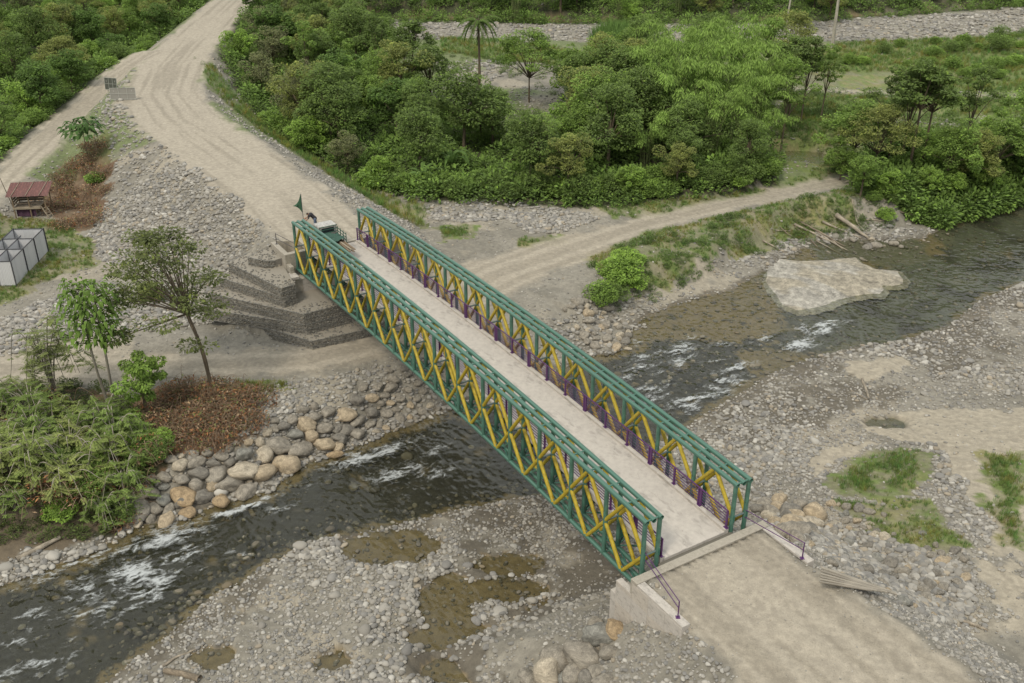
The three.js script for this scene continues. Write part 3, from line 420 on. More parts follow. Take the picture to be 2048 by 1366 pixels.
// ---------------------------------------------------------------- the truck, the flag and the person on it
{
  const p = bp(.75, 2.78), y = DECK + .05, t = thing('flatbed_truck', 'white flatbed truck with a dark green rack at the far bridge end', 'truck', null, [p[0], y, p[1]], Math.PI - 1.0188);   // its front points away from the bridge
  const WHITE = mat(.62, .62, .61, { roughness: .4, map: MOTTLE }), BLACK = mat(.02, .02, .022, { roughness: .7 }), GLASS = mat(.03, .035, .04, { roughness: .08 }), RACK = mat(.03, .085, .06, { roughness: .6 });
  const sh = new THREE.Shape(); sh.moveTo(.75, .55); sh.lineTo(2.75, .55); sh.lineTo(2.8, 1.15); sh.lineTo(2.3, 1.3); sh.lineTo(1.95, 2.02); sh.lineTo(.85, 2.08); sh.lineTo(.75, 2.0);
  const cg = new THREE.ExtrudeGeometry(sh, { depth: 1.66, bevelEnabled: true, bevelSize: .07, bevelThickness: .07, bevelSegments: 3 }); cg.translate(0, 0, -.83);
  const cab = part(t, 'cab', cg, WHITE);
  const ws = part(cab, 'windscreen', new THREE.BoxGeometry(.02, .72, 1.45), GLASS); ws.position.set(2.21, 1.66, 0); ws.rotation.z = .46;
  for (const s of [-1, 1]) { const w = part(cab, 'side_window', new THREE.BoxGeometry(.95, .5, .02), GLASS); w.position.set(1.4, 1.68, s * .905); const hl = part(cab, 'headlight', new RoundedBoxGeometry(.06, .18, .3, 2, .02), mat(.7, .7, .68, { roughness: .15 })); hl.position.set(2.86, .95, s * .65); const mir = part(cab, 'mirror', new RoundedBoxGeometry(.08, .3, .18, 2, .02), BLACK); mir.position.set(2.0, 1.6, s * 1.08); }
  const bp_ = part(cab, 'bumper', new RoundedBoxGeometry(.14, .25, 1.75, 2, .04), BLACK); bp_.position.set(2.9, .55, 0);
  const rw = part(cab, 'rear_window', new THREE.BoxGeometry(.02, .42, 1.2), GLASS); rw.position.set(.672, 1.72, 0);
  const bed = part(t, 'bed', new RoundedBoxGeometry(3.3, .14, 1.85, 1, .02), RACK); bed.position.set(-1.05, .9, 0);
  for (const s of [-1, 1]) bar(t, 'chassis_rail', V3(-2.6, .68, s * .4), V3(2.6, .68, s * .4), .09, .18, BLACK);
  const rack = new THREE.Group(); rack.name = 'rack'; t.add(rack);
  for (const s of [-1, 1]) { for (const h of [1.2, 1.5, 1.8]) bar(rack, 'rail', V3(-1.4, h, s * .9), V3(.55, h, s * .9), .04, .06, RACK); for (const x of [-1.4, -.75, -.1, .55]) bar(rack, 'stake', V3(x, .9, s * .9), V3(x, 1.95, s * .9), .06, .06, RACK); }
  for (const h of [1.2, 1.5, 1.8, 2.1]) bar(rack, 'rail', V3(.58, h, -.9), V3(.58, h, .9), .04, .06, RACK);
  for (const x of [-1.5, -.55, .35]) bar(t, 'stake_post', V3(x, .85, -.96), V3(x, 2.05, -.96), .07, .07, BLACK);
  bar(t, 'side_rail', V3(-2.6, 1.3, -.95), V3(.4, 1.3, -.95), .04, .06, WOODGREY);
  const tp = new THREE.PlaneGeometry(2, 1.5, 20, 12); { const q = tp.attributes.position; for (let i = 0; i < q.count; i++) q.setZ(i, fbm(q.getX(i) * 2.2, q.getY(i) * 2.2 + 5, 3) * .6); tp.computeVertexNormals(); } const tarp = part(t, 'tarpaulin', tp, new THREE.MeshStandardMaterial({ color: lin(.028, .075, .055), roughness: .8, side: THREE.DoubleSide })); tarp.rotation.x = -Math.PI / 2; tarp.position.set(-.45, 1.05, .05);
  for (const x of [1.9, -1.75]) for (const s of [-1, 1]) { const w = new THREE.Group(); w.name = 'wheel'; w.position.set(x, .4, s * .78); t.add(w); const ty = part(w, 'tyre', new THREE.TorusGeometry(.3, .11, 10, 24), BLACK); const ri = part(w, 'rim', new THREE.CylinderGeometry(.22, .22, .16, 16), mat(.4, .4, .4, { metalness: .6, roughness: .4 })); ri.rotation.x = Math.PI / 2; }
  t.scale.setScalar(.88);
  // load of boards sticking out behind
  const r = rng(9), fw = [Math.cos(Math.PI - 1.0188), -Math.sin(Math.PI - 1.0188)];
  for (let i = 0; i < 6; i++) { const o = single('timber', ['palest board on top of the truck load', 'board at the left of the truck load', 'board in the middle of the truck load', 'board at the right of the truck load', 'board under the others at the left of the truck load', 'board under the others at the right of the truck load'][i], 'board', 'boards loaded on the truck', new RoundedBoxGeometry(3.2, .05, .16, 1, .008), i ? WOOD : WOODPALE); const q = bp(2.3 + (i % 3) * .1, 3.0 + [.1, -.35, 0, .4, -.2, .25][i]); o.position.set(q[0], y + .9 + (i < 4 ? .06 : 0) + (i ? 0 : .06), q[1]); o.rotation.y = -1.0188 + [.05, .02, -.03, .04, -.02, .02][i]; o.rotation.z = .0; }
}
{ const q = bp(-4.4, 2.4), y = 7.3; const t = thing('flag', 'dark green triangular flag on a thin pole at the far end of the bridge', 'flag', null, [q[0], y, q[1]]);
  rod(t, 'pole', V3(0, 0, 0), V3(0, 3.4, 0), .025, FRAME);
  const n = 14, P = [], I = []; for (let i = 0; i <= n; i++) for (let j = 0; j <= n; j++) { const a = i / n, b = j / n, w = a; P.push(-.88 * a * (1 - Math.abs(b - .62) * .9) * (1 - (b > .62 ? (b - .62) * .6 : 0)), 3.45 - 1.75 * lerp(b, .63, a), Math.sin(a * 7 + b * 2) * .09 * a); }
  for (let i = 0; i < n; i++) for (let j = 0; j < n; j++) { const b = i * (n + 1) + j; I.push(b, b + 1, b + n + 1, b + 1, b + n + 2, b + n + 1); }
  const g = new THREE.BufferGeometry(); g.setAttribute('position', new THREE.Float32BufferAttribute(P, 3)); g.setIndex(I); g.computeVertexNormals();
  part(t, 'cloth', g, new THREE.MeshStandardMaterial({ color: lin(.03, .085, .045), roughness: .9, side: THREE.DoubleSide })); }
{ // a person bending forward on the bonnet, arms reaching down to the left: one surface swept over the skeleton
  const J = { hip: [0, .93, 0], chest: [-.30, 1.27, 0], neck: [-.44, 1.33, 0], head: [-.56, 1.33, .02], sl: [-.36, 1.27, .19], sr: [-.36, 1.27, -.19], el: [-.50, 1.03, .25], er: [-.56, 1.02, -.2], wl: [-.68, .86, .18], wr: [-.76, .92, -.12], hl: [.0, .9, .1], hr: [0, .9, -.1], kl: [-.05, .5, .13], kr: [.06, .5, -.13], al: [.02, .09, .14], ar: [.12, .09, -.15], tl: [-.15, .04, .16], tr: [-.05, .04, -.17] };
  const bones = [['hip', 'chest', .155, .165, 1], ['chest', 'neck', .13, .06, 1], ['neck', 'head', .055, .105, 2], ['sl', 'el', .06, .047, 1], ['sr', 'er', .06, .047, 1], ['sl', 'sr', .08, .08, 1], ['el', 'wl', .044, .032, 2], ['er', 'wr', .044, .032, 2], ['hl', 'kl', .095, .065, 0], ['hr', 'kr', .095, .065, 0], ['kl', 'al', .06, .045, 0], ['kr', 'ar', .06, .045, 0], ['al', 'tl', .045, .04, 3], ['ar', 'tr', .045, .04, 3], ['hip', 'hl', .13, .1, 0], ['hip', 'hr', .13, .1, 0]];
  for (const [w, s] of [['wl', 1], ['wr', -1]]) { const b = J[w]; for (let f = 0; f < 4; f++) { const m = w + 'm' + f, e = w + 'e' + f; J[m] = [b[0] - .07, b[1] - .02, b[2] + (f - 1.5) * .022]; J[e] = [b[0] - .12 - (f % 3 ? .015 : 0), b[1] - .055, b[2] + (f - 1.5) * .024]; bones.push([w, m, .022, .012, 2], [m, e, .011, .009, 2]); } const th = w + 't'; J[th] = [b[0] - .06, b[1] - .03, b[2] - s * .055]; bones.push([w, th, .02, .011, 2]); }
  const COL = [[.10, .13, .19], [.022, .02, .024], [.30, .17, .11], [.05, .045, .04], [.02, .016, .014]];
  const B = bones.map(([a, b, r0, r1, c]) => ({ a: V3(...J[a]), d: V3(...J[b]).sub(V3(...J[a])), r0, r1, c })); for (const b of B) b.l2 = b.d.lengthSq();
  const tmp = V3(0, 0, 0), field = (x, y, z) => { let s = 0, best = 1e9, c = 0; for (const b of B) { tmp.set(x, y, z).sub(b.a); const t = clamp(tmp.dot(b.d) / b.l2), d = tmp.addScaledVector(b.d, -t).length() - lerp(b.r0, b.r1, t); s += Math.exp(-d * 42); if (d < best) { best = d; c = b.c; } } return [-Math.log(s) / 42, c]; };
  const { MarchingCubes } = await import('three/addons/objects/MarchingCubes.js');
  const N = 104, mc = new MarchingCubes(N, new THREE.MeshBasicMaterial(), false, false, 120000); mc.isolation = 0; const cx = -.3, cy = .74, cz = 0, half = .84;
  for (let k = 0; k < N; k++) for (let j = 0; j < N; j++) for (let i = 0; i < N; i++) { const x = cx + (i / (N / 2) - 1) * half, y = cy + (j / (N / 2) - 1) * half, z = cz + (k / (N / 2) - 1) * half; mc.field[k * N * N + j * N + i] = Math.abs(z) > .42 || x > .3 ? -.5 : -field(x, y, z)[0]; }
  mc.update(); const n = mc.count, P = new Float32Array(n * 3), Nn = mc.normalArray.slice(0, n * 3), K = new Float32Array(n * 3);
  for (let i = 0; i < n; i++) { const x = mc.positionArray[i * 3] * half + cx, y = mc.positionArray[i * 3 + 1] * half + cy, z = mc.positionArray[i * 3 + 2] * half + cz; P.set([x, y, z], i * 3); let c = COL[field(x, y, z)[1]]; const hx = x + .56, hy = y - 1.33; if (Math.hypot(hx, hy, z) < .125 && (hy > .0 + hx * -.2 || hx > .06)) c = COL[4]; K.set(c, i * 3); }
  const g = new THREE.BufferGeometry(); g.setAttribute('position', new THREE.BufferAttribute(P, 3)); g.setAttribute('normal', new THREE.BufferAttribute(Nn, 3)); g.setAttribute('color', new THREE.BufferAttribute(K, 3));
  const q = bp(-1.45, 2.35), t = thing('person', 'person in a black shirt and blue jeans bending forward on the truck bonnet', 'person', null, [q[0], DECK + .05 + 1.15, q[1]], .1);
  part(t, 'body', g, new THREE.MeshStandardMaterial({ vertexColors: true, roughness: .85 }));
  const nose = part(t, 'nose', stoneGeo(3, 1, 1), mat(.30, .17, .11)); nose.scale.set(.018, .022, .016); nose.position.set(-.655, 1.29, .02);
  for (const s of [-1, 1]) { const e = part(t, 'ear', stoneGeo(4, 1, 1), mat(.28, .16, .10)); e.scale.set(.02, .034, .012); e.position.set(-.55, 1.32, .02 + s * .106); }
}
// ---------------------------------------------------------------- boulders one can pick out
const boulderGroupRng = rng(4242); let boulderCount = 0;
function boulder(x, y, z, r, tone, label, group, sy = 1, turn = null) {
  const q = boulderGroupRng, o = new THREE.Mesh(BIG[boulderCount++ % BIG.length], BOULDER[tone]); o.name = numbered('boulder'); o.castShadow = o.receiveShadow = true;
  o.position.set(x, y, z); o.rotation.set((q() - .5) * .5, turn === null ? q() * 6.28 : turn, (q() - .5) * .5); o.scale.set(r * (.95 + q() * .2), r * sy * (.95 + q() * .15), r * (.9 + q() * .15)); tag(o, label, 'boulder', group); scene.add(o); return o;
}
const toneWord = { grey: 'grey', dark: 'dark grey', pale: 'pale', tan: 'tan', orange: 'orange brown', blue: 'blue grey' };
{ // the bank below the brown brush, marks read off an enlargement of the photograph
  const Z = [[785, 915, 105, 'dark'], [830, 825, 65, 'pale'], [715, 860, 45, 'tan'], [905, 840, 46, 'grey'], [970, 875, 46, 'blue'], [800, 1000, 42, 'pale'], [880, 980, 35, 'grey'], [910, 930, 45, 'grey'], [990, 940, 40, 'grey'], [980, 990, 48, 'tan'], [1095, 950, 42, 'orange'], [1080, 855, 62, 'orange'], [1190, 855, 52, 'dark'], [1150, 785, 52, 'grey'], [1060, 755, 46, 'grey'], [1160, 715, 54, 'dark'], [1145, 650, 50, 'grey'], [1055, 670, 46, 'pale'], [1065, 620, 28, 'pale'], [1240, 660, 42, 'dark'], [1275, 720, 64, 'grey'], [1300, 620, 42, 'grey'], [1220, 595, 36, 'grey'], [1245, 800, 52, 'tan'], [1300, 880, 52, 'orange'], [1345, 780, 70, 'grey'], [1440, 820, 62, 'grey'], [1340, 655, 36, 'dark'], [1345, 575, 32, 'grey'], [1430, 605, 57, 'blue'], [1430, 700, 77, 'pale'], [1545, 720, 70, 'tan'], [1545, 610, 60, 'pale'], [1515, 540, 44, 'pale'], [1455, 540, 30, 'tan'], [1625, 555, 74, 'grey'], [1565, 475, 32, 'pale'], [1680, 665, 80, 'tan'], [1765, 580, 72, 'grey'], [1720, 490, 50, 'blue'], [1660, 440, 40, 'dark'], [1715, 405, 37, 'grey'], [1790, 430, 60, 'tan'], [1830, 500, 60, 'tan'], [1900, 550, 67, 'tan'], [1980, 565, 42, 'tan'], [1895, 450, 50, 'grey'], [1975, 460, 42, 'dark'], [1960, 610, 46, 'orange'], [2010, 385, 52, 'tan'], [1840, 385, 42, 'grey'], [1920, 360, 47, 'grey'], [1770, 345, 40, 'grey'], [1845, 330, 37, 'grey'], [1985, 510, 47, 'dark'], [1605, 415, 30, 'grey'], [1610, 455, 30, 'grey'], [770, 775, 45, 'tan'], [885, 755, 40, 'grey'], [960, 740, 42, 'grey'], [950, 800, 25, 'grey'], [1000, 640, 34, 'grey'], [1130, 605, 32, 'grey'], [1055, 900, 45, 'dark'], [1380, 545, 26, 'grey'], [960, 800, 28, 'blue']];
  const uniq = { 0: 'large flat dark boulder at the left end of the bank boulders', 10: 'small orange brown boulder half in the water near the left end of the bank', 11: 'flat topped orange brown boulder among grey ones low on the bank', 24: 'orange brown boulder at the waterline below a pale slanting one', 30: 'large pale boulder with a flat face in the middle of the bank', 31: 'large tan boulder at the waterline beside the pale one', 35: 'large brownish grey upright boulder at the top of the bank boulders', 37: 'largest tan boulder, right at the water, on the left bank' };
  Z.forEach(([zx, zy, zr, tone], i) => { const p = on(zx / 2.9257, 700 + (zy + zr * .3) / 2.9257, 1), r = zr / 2.9257 / 31.5 * 1.06; boulder(p.x, p.y + r * .28, p.z, r, tone, uniq[i] || toneWord[tone] + ' rounded boulder in the pile on the left bank below the brown brush', 'boulders on the left bank', i === 0 ? .6 : .95); });
  const Y = [[55, 370, 60, 'tan'], [200, 360, 47, 'dark'], [120, 415, 52, 'grey'], [195, 435, 37, 'grey'], [55, 470, 52, 'dark'], [120, 490, 52, 'grey'], [30, 520, 42, 'dark'], [20, 565, 30, 'tan'], [330, 170, 47, 'grey'], [315, 215, 47, 'grey'], [205, 275, 40, 'tan'], [120, 290, 47, 'dark'], [310, 310, 30, 'tan'], [240, 210, 37, 'grey'], [370, 285, 32, 'grey'], [290, 370, 37, 'grey'], [365, 395, 37, 'grey'], [430, 395, 27, 'tan'], [500, 355, 37, 'grey'], [545, 325, 27, 'pale'], [430, 320, 27, 'tan'], [250, 440, 27, 'grey'], [345, 350, 30, 'grey'], [470, 285, 30, 'grey'], [150, 215, 32, 'grey'], [280, 265, 30, 'grey'], [420, 230, 30, 'grey'], [460, 400, 24, 'grey'], [395, 110, 28, 'dark'], [300, 120, 26, 'grey'], [500, 240, 26, 'grey'], [255, 310, 26, 'grey'], [590, 345, 22, 'grey'], [420, 140, 30, 'dark'], [480, 190, 30, 'grey'], [285, 455, 22, 'tan'], [230, 475, 22, 'pale']];
  Y.forEach(([zx, zy, zr, tone]) => { const p = on(674 + zx / 2.9257, 700 + (zy + zr * .3) / 2.9257, 1), r = zr / 2.9257 / 29; boulder(p.x, p.y + r * .28, p.z, r, tone, toneWord[tone] + ' rounded boulder on the bank under the bridge', 'boulders under the bridge', .95); });
}
const heaps = [
  // name of the place, level, outline, how many, sizes, tones, height of heap
  ['in the pile beside the river to the right of the bridge', 1, [[1120, 610], [1165, 595], [1230, 625], [1262, 655], [1258, 700], [1190, 705], [1160, 680]], 40, .28, .62, ['grey', 'pale', 'tan', 'grey', 'dark']],
  ['on the rocky slope right of the near end of the bridge', 3, [[1600, 1000], [1720, 1005], [1800, 1045], [1930, 1095], [1965, 1140], [1920, 1200], [1860, 1240], [1760, 1180], [1650, 1125], [1610, 1090]], 100, .2, .46, ['grey', 'grey', 'blue', 'pale', 'dark', 'grey', 'tan']],
  ['in the big pile beside the near right corner of the bridge', 4.5, [[1500, 1010], [1545, 995], [1600, 1010], [1640, 1035], [1610, 1060], [1590, 1085], [1540, 1040]], 26, .5, .95, ['tan', 'pale', 'grey', 'tan', 'dark']],
  ['in the pile below the near left wing wall', 2, [[1060, 1366], [1090, 1325], [1140, 1290], [1190, 1245], [1225, 1245], [1228, 1320], [1230, 1400], [1060, 1400]], 9, .25, .45, ['pale', 'grey', 'grey', 'blue', 'pale']],
  ['beside the flat rock at the edge of the river', .2, [[1690, 480], [1740, 470], [1790, 480], [1810, 505], [1760, 500], [1700, 500]], 8, .3, .6, ['grey', 'pale', 'dark']],
];
[[1098, 1348, 37, 'pale'], [1196, 1268, 33, 'blue'], [1163, 1305, 38, 'grey'], [1118, 1312, 28, 'grey'], [1150, 1318, 15, 'pale'], [1058, 1358, 26, 'grey'], [1192, 1342, 20, 'grey'], [1218, 1305, 18, 'grey'], [1150, 1348, 22, 'grey'], [1228, 1258, 20, 'orange'], [1176, 1360, 22, 'dark'], [1132, 1360, 18, 'blue'], [1208, 1362, 18, 'grey']].forEach(([u, v, q, tone], i) => { const p = on(u, v + q * .3, 2), s = q / 38; boulder(p.x, p.y + s * .3, p.z, s, tone, i ? i === 9 ? 'orange brown boulder against the foot of the near left wing wall' : toneWord[tone] + ' boulder in the pile below the near left wing wall' : 'largest pale boulder in the pile below the near left wing wall', 'boulders in the pile below the near left wing wall'); });
{
  const r = rng(88);
  for (const [where, h, o, n, a, b, tones] of heaps) {
    const q = o.map(p => [...p]); q.box = [Math.min(...q.map(a => a[0])), Math.max(...q.map(a => a[0])), Math.min(...q.map(a => a[1])), Math.max(...q.map(a => a[1]))]; let k = 0, tries = 0; const put = [];
    while (k < n && tries++ < 9000) { const uu = lerp(q.box[0], q.box[1], r()), vv = lerp(q.box[2], q.box[3], r()); if (!inside(q, uu, vv)) continue; const g3 = on(uu, vv, h), x = g3.x, z = g3.z, s = a + (b - a) * r() ** 2; if (put.some(p => Math.hypot(p[0] - x, p[1] - z) < (p[2] + s) * (a > .4 ? .8 : .74))) continue; put.push([x, z, s]); const tone = tones[Math.floor(r() * tones.length)]; boulder(x, height(x, z) + s * .22, z, s, tone, toneWord[tone] + ' boulder ' + where, 'boulders ' + where); k++; }
  }
}
// ---------------------------------------------------------------- the flat slab in the river
{
  const o = [[380, 560], [600, 590], [830, 580], [1100, 540], [1180, 600], [1310, 660], [1540, 680], [1600, 760], [1590, 800], [1500, 825], [1380, 815], [1430, 870], [1380, 905], [1220, 905], [950, 960], [740, 1040], [570, 1060], [440, 1010], [370, 910], [240, 760], [280, 640]].map(([a, b]) => site(1480 + a / 4.876, 400 + b / 4.876, .15));
  o.box = [Math.min(...o.map(a => a[0])), Math.max(...o.map(a => a[0])), Math.min(...o.map(a => a[1])), Math.max(...o.map(a => a[1]))];
  const ring = [...o, o[0]], cx = (o.box[0] + o.box[1]) / 2, cz = (o.box[2] + o.box[3]) / 2, nx = 150, nz = 110, P = [], K = [], I = [], T = [];
  const f = (x, z) => { const w = (fbm(x * .6, z * .6, 2) - .5) * .6, d = nearest(ring, x + w, z + w) * (inside(o, x + w, z + w) ? 1 : -1), l = fbm(x * .5 + 2, z * .9, 4), step = Math.floor((l + d * .03) * 9) / 9; return (d < 0 ? d * .4 : sst(0, 2.2, d) * .15 + sst(.6, 3.8, d) * .07 + (step - .45) * .2 * sst(.1, 1.2, d)) + .03 + (vn(x * 6, z * 6) - .5) * .025; };
  for (let j = 0; j <= nz; j++) for (let i = 0; i <= nx; i++) { const x = lerp(o.box[0] - .8, o.box[1] + .8, i / nx), z = lerp(o.box[2] - .8, o.box[3] + .8, j / nz); P.push(x - cx, f(x, z), z - cz); T.push(x / 3, z / 3); const n = fbm(x * .8 + 7, z * .8, 4), gr = sst(.45, .62, fbm(x * .35 - z * .2 + 30, z * .3, 3)); const c = mix3([.455, .42, .345], [.50, .485, .445], gr), k = .9 + n * .2 - (Math.abs(fbm(x * .45 + 60, z * .8, 4) - .5) < .012 ? .3 : 0); K.push(c[0] * k, c[1] * k, c[2] * k); }
  for (let j = 0; j < nz; j++) for (let i = 0; i < nx; i++) { const a = j * (nx + 1) + i; if (P[a * 3 + 1] > -.2) I.push(a, a + nx + 1, a + 1, a + 1, a + nx + 1, a + nx + 2); }
  const g = new THREE.BufferGeometry(); g.setAttribute('position', new THREE.Float32BufferAttribute(P, 3)); g.setAttribute('color', new THREE.Float32BufferAttribute(K, 3)); g.setAttribute('uv', new THREE.Float32BufferAttribute(T, 2)); g.setIndex(I);
  g.computeVertexNormals();
  single('rock_slab', 'broad flat pale sandstone slab at the edge of the river upstream of the bridge', 'rock', null, g, new THREE.MeshStandardMaterial({ vertexColors: true, map: MOTTLE, bumpMap: BUMP, bumpScale: .06, roughness: .9 }), [cx, 0, cz]);
}
// ---------------------------------------------------------------- driftwood
function limb(pts, r0, r1, seed, sides = 7) { // a bent tapering branch
  const c = new THREE.CatmullRomCurve3(pts), n = pts.length * 5, g = new THREE.TubeGeometry(c, n, 1, sides, false), p = g.attributes.position, v = V3(0, 0, 0), m = V3(0, 0, 0);
  for (let i = 0; i <= n; i++) { c.getPointAt(i / n, m); const r = lerp(r0, r1, i / n) * (.9 + .2 * vn(i * .7 + seed, seed)); for (let j = 0; j <= sides; j++) { const k = i * (sides + 1) + j; v.fromBufferAttribute(p, k).sub(m).multiplyScalar(r * (.9 + .2 * vn(j * 1.3, i * .5 + seed))).add(m); p.setXYZ(k, v.x, v.y, v.z); } }
  g.computeVertexNormals(); return g;
}
{
  const r = rng(61), DRIFT = mat(.44, .39, .32, { map: MOTTLE }), DRIFT2 = mat(.30, .25, .19, { map: MOTTLE });
  const log = (u0, v0, u1, v1, h, r0, r1, label, m = DRIFT) => { const a = on(u0, v0, h), b = on(u1, v1, h); a.y += r0 * .5; b.y += r1 * .5; const mid = a.clone().lerp(b, .5); mid.x += (r() - .5) * .4; const o = [a.clone(), a.clone().lerp(mid, .5), mid, mid.clone().lerp(b, .5), b]; for (const q of o) q.y = Math.max(q.y, height(q.x, q.z) + r0 * .7); return single('driftwood', label, 'driftwood', 'driftwood along the river', limb(o.map(p => p.clone().sub(a)), r0, r1, r() * 99), m, [a.x, a.y, a.z]); };
  log(34, 1122, 121, 1078, .4, .19, .13, 'straight pale driftwood log on the shingle at the left edge');
  log(400, 1362, 330, 1345, .4, .2, .16, 'thick driftwood log at the bottom of the gravel bar', DRIFT2);
  log(325, 1335, 392, 1300, .5, .1, .04, 'forked pale driftwood branch above the log on the gravel bar');
  log(1724, 760, 1738, 800, 1, .12, .06, 'short bent bleached branch on the gravel bar right of the bridge');
  log(1735, 800, 1700, 780, 1, .05, .03, 'thin bleached twig beside the bent branch on the gravel bar');
  log(1915, 1240, 1975, 1262, 3, .1, .07, 'pale driftwood stick at the foot of the near approach slope');
  log(1902, 1235, 1912, 1200, 3, .035, .03, 'thin upright stick at the foot of the near approach slope');
  log(1800, 128, 1822, 118, 2.2, .22, .16, 'bleached fallen log on the far grassland', DRIFT);
  [[1672, 432, 1738, 480, .16, .07], [1645, 445, 1722, 478, .09, .04], [1602, 446, 1690, 495, .08, .03], [1588, 450, 1660, 485, .09, .04], [1620, 455, 1700, 505, .06, .03], [1590, 455, 1640, 500, .06, .02], [1650, 470, 1690, 505, .05, .02], [1550, 462, 1588, 462, .05, .02], [1560, 455, 1594, 480, .04, .02], [1525, 482, 1562, 503, .06, .03], [1725, 440, 1768, 443, .06, .03], [1800, 425, 1890, 445, .06, .03], [1700, 425, 1735, 470, .05, .02], [1630, 480, 1700, 520, .04, .02]].forEach(([a, b, c, d, r0, r1], i) => log(a, b, c, d, 1.2, r0 * 1.7, r1 * 1.8, ['thickest bleached trunk lying down the eroded bank toward the river', 'long bleached branch beside the thickest trunk on the eroded bank'][i] || 'bleached branch in the tangle on the eroded right bank', i % 3 === 2 ? DRIFT2 : DRIFT));
}
// ---------------------------------------------------------------- loose stones
const FIELD = { left: poly(2.3, -60, 660, 60, 610, 180, 570, 300, 560, 420, 555, 520, 600, 420, 640, 300, 655, 160, 670, -60, 720), heap: poly(2, 850, 415, 900, 408, 960, 402, 1030, 402, 1080, 415, 1170, 425, 1200, 440, 1130, 465, 1060, 470, 1010, 440, 930, 450, 860, 440), slope: poly(5, 190, 260, 260, 190, 300, 250, 420, 390, 540, 480, 530, 510, 420, 530, 300, 480, 200, 470, 150, 420, 230, 340), near: poly(3, 1490, 1000, 1640, 990, 1760, 1020, 1960, 1110, 1960, 1180, 1900, 1240, 1860, 1270, 1720, 1190, 1600, 1120), farheap: poly(2.2, 860, 130, 1000, 130, 1040, 150, 960, 180, 880, 165), bank: poly(1, 520, 800, 720, 760, 870, 720, 930, 800, 800, 860, 700, 900, 560, 940, 480, 900), bottom: poly(4, 1230, 1290, 1300, 1270, 1400, 1300, 1500, 1400, 1200, 1400) };
{
  const r = rng(2024), near = [], mid = [], slope = [], wet = [];
  const cells = [[-34, 30, -29.5, -62, 46], [-62, 66, -62, -100, 21], [30, 50, -32, -62, 34], [-70, 100, -100, -150, 5], [-60, 150, -150, -230, 2.2]];
  for (const [x0, x1, z0, z1, den] of cells) {
    const n = Math.floor((x1 - x0) * (z0 - z1) * den);
    for (let i = 0; i < n; i++) {
      const x = lerp(x0, x1, r()), z = lerp(z0, z1, r());
      if (Math.abs(x) > -z * .62 + 6) continue;
      const h = height(x, z), cl = fbm(x * .45, z * .45, 3), fine = vn(x * 1.3 + 50, z * 1.3), far = Math.sqrt(x * x + z * z) / 60;
      const [a, s] = ab(x, z); if (a > -3 && a < 45.2 && s > 0 && s < 6.3 && h > 5) continue;
      let p = 0, lo_ = .045, hi = .14, list = mid;
      const road = Math.max(roadness(FAR_ROAD, x, z, .9), roadness(NEAR_ROAD, x, z, 1), roadness(LOW_ROAD, x, z, .8), roadness(TRACK, x, z, 1));
      if (h < -.55) { p = .012; lo_ = .12; hi = .4; list = wet; }
      else if (h < -.02) { p = inside(RIVER, x, z) ? .12 : .1; lo_ = .05; hi = .22; list = wet; }
      else if (road > .6) { p = .035; lo_ = .022; hi = .05; }
      else if (inside(FIELD.heap, x, z) || inside(FIELD.farheap, x, z)) { p = 1; lo_ = .1; hi = .3; }
      else if (inside(FIELD.near, x, z)) { p = 1; lo_ = .1; hi = .32; list = slope; }
      else if (inside(FIELD.bank, x, z)) { p = .9; lo_ = .06; hi = .24; list = slope; }
      else if (inside(FIELD.bottom, x, z)) { p = .8; lo_ = .05; hi = .16; list = slope; }
      else if (inside(FIELD.left, x, z)) { p = 1; lo_ = .11; hi = .3; }
      else if (zone('wood', x, z) || zone('bush', x, z) || zone('brush', x, z)) p = .01;
      else if (zone('grass', x, z)) p = .05;
      else if (zone('sand', x, z) || zone('mud', x, z)) p = .04;
      else if (inside(FIELD.slope, x, z)) { p = 1; lo_ = .09; hi = .26; list = slope; }
      else if (h < 1.9 && nearest(LOWER, x, z) < nearest(UPPER, x, z)) { p = sst(.28, .5, cl * .65 + fine * .35) * .95; p = x > 10 ? .6 + .4 * p : .3 + .7 * p; if (inside(WETBAR, x, z)) p *= 1 - .75 * sst(.47, .55, fbm(x * .5 + 70, z * .7, 4)); lo_ = .05; hi = .19; list = near; }
      else if (z < -150) { p = nearest(FAR_BED, x, z) < 11 ? .8 : .02; lo_ = .1; hi = .3; }
      else if (nearest(UPPER, x, z) < 5) { p = .75 * sst(.25, .5, cl); lo_ = .05; hi = .2; list = near; }
      else if (road > .05) { p = .28; lo_ = .035; hi = .1; }
      else if (h > 2.5) { p = .6; lo_ = .06; hi = .17; list = slope; }
      else { p = .25 * sst(.35, .55, cl) + .05; lo_ = .035; hi = .13; }
      if (r() > p) continue;
      let sz = lo_ + (hi - lo_) * r() ** 2.6; if (list === near) sz *= lerp(.85, 1.4, sst(.35, .68, fbm(x * .16 + 3, z * .16, 2))); if (far > 1.1 && road < .6) sz *= 1 + (far - 1.1) * .35; if (list === near && r() < .012) sz *= 2;
      if (r() < .45 && sz < .05 * far && far > .9) continue;
      list.push([x, h + sz * (list === wet ? .25 : .18), z, sz]);
    }
  }
  for (let i = 0; i < 190; i++) { const [u, v] = [[1330, 770], [1400, 730], [1290, 750], [1470, 700], [520, 1100], [640, 1070], [300, 1260], [860, 1030], [400, 1200], [1560, 720]][i % 10]; const [x, z] = site(u + (r() - .5) * 130, v + (r() - .5) * 60, 0); const h = height(x, z); if (h > .05 || !inside(RIVER, x, z)) continue; const sz = .12 + .26 * r() ** 2; wet.push([x, Math.max(h, -sz * .75) + sz * .3, z, sz]); }
  console.log('stones', near.length, mid.length, slope.length, wet.length);
  scatter('gravel_bar_stones', 'loose rounded river stones covering the gravel bars', 'stones', near, 1);
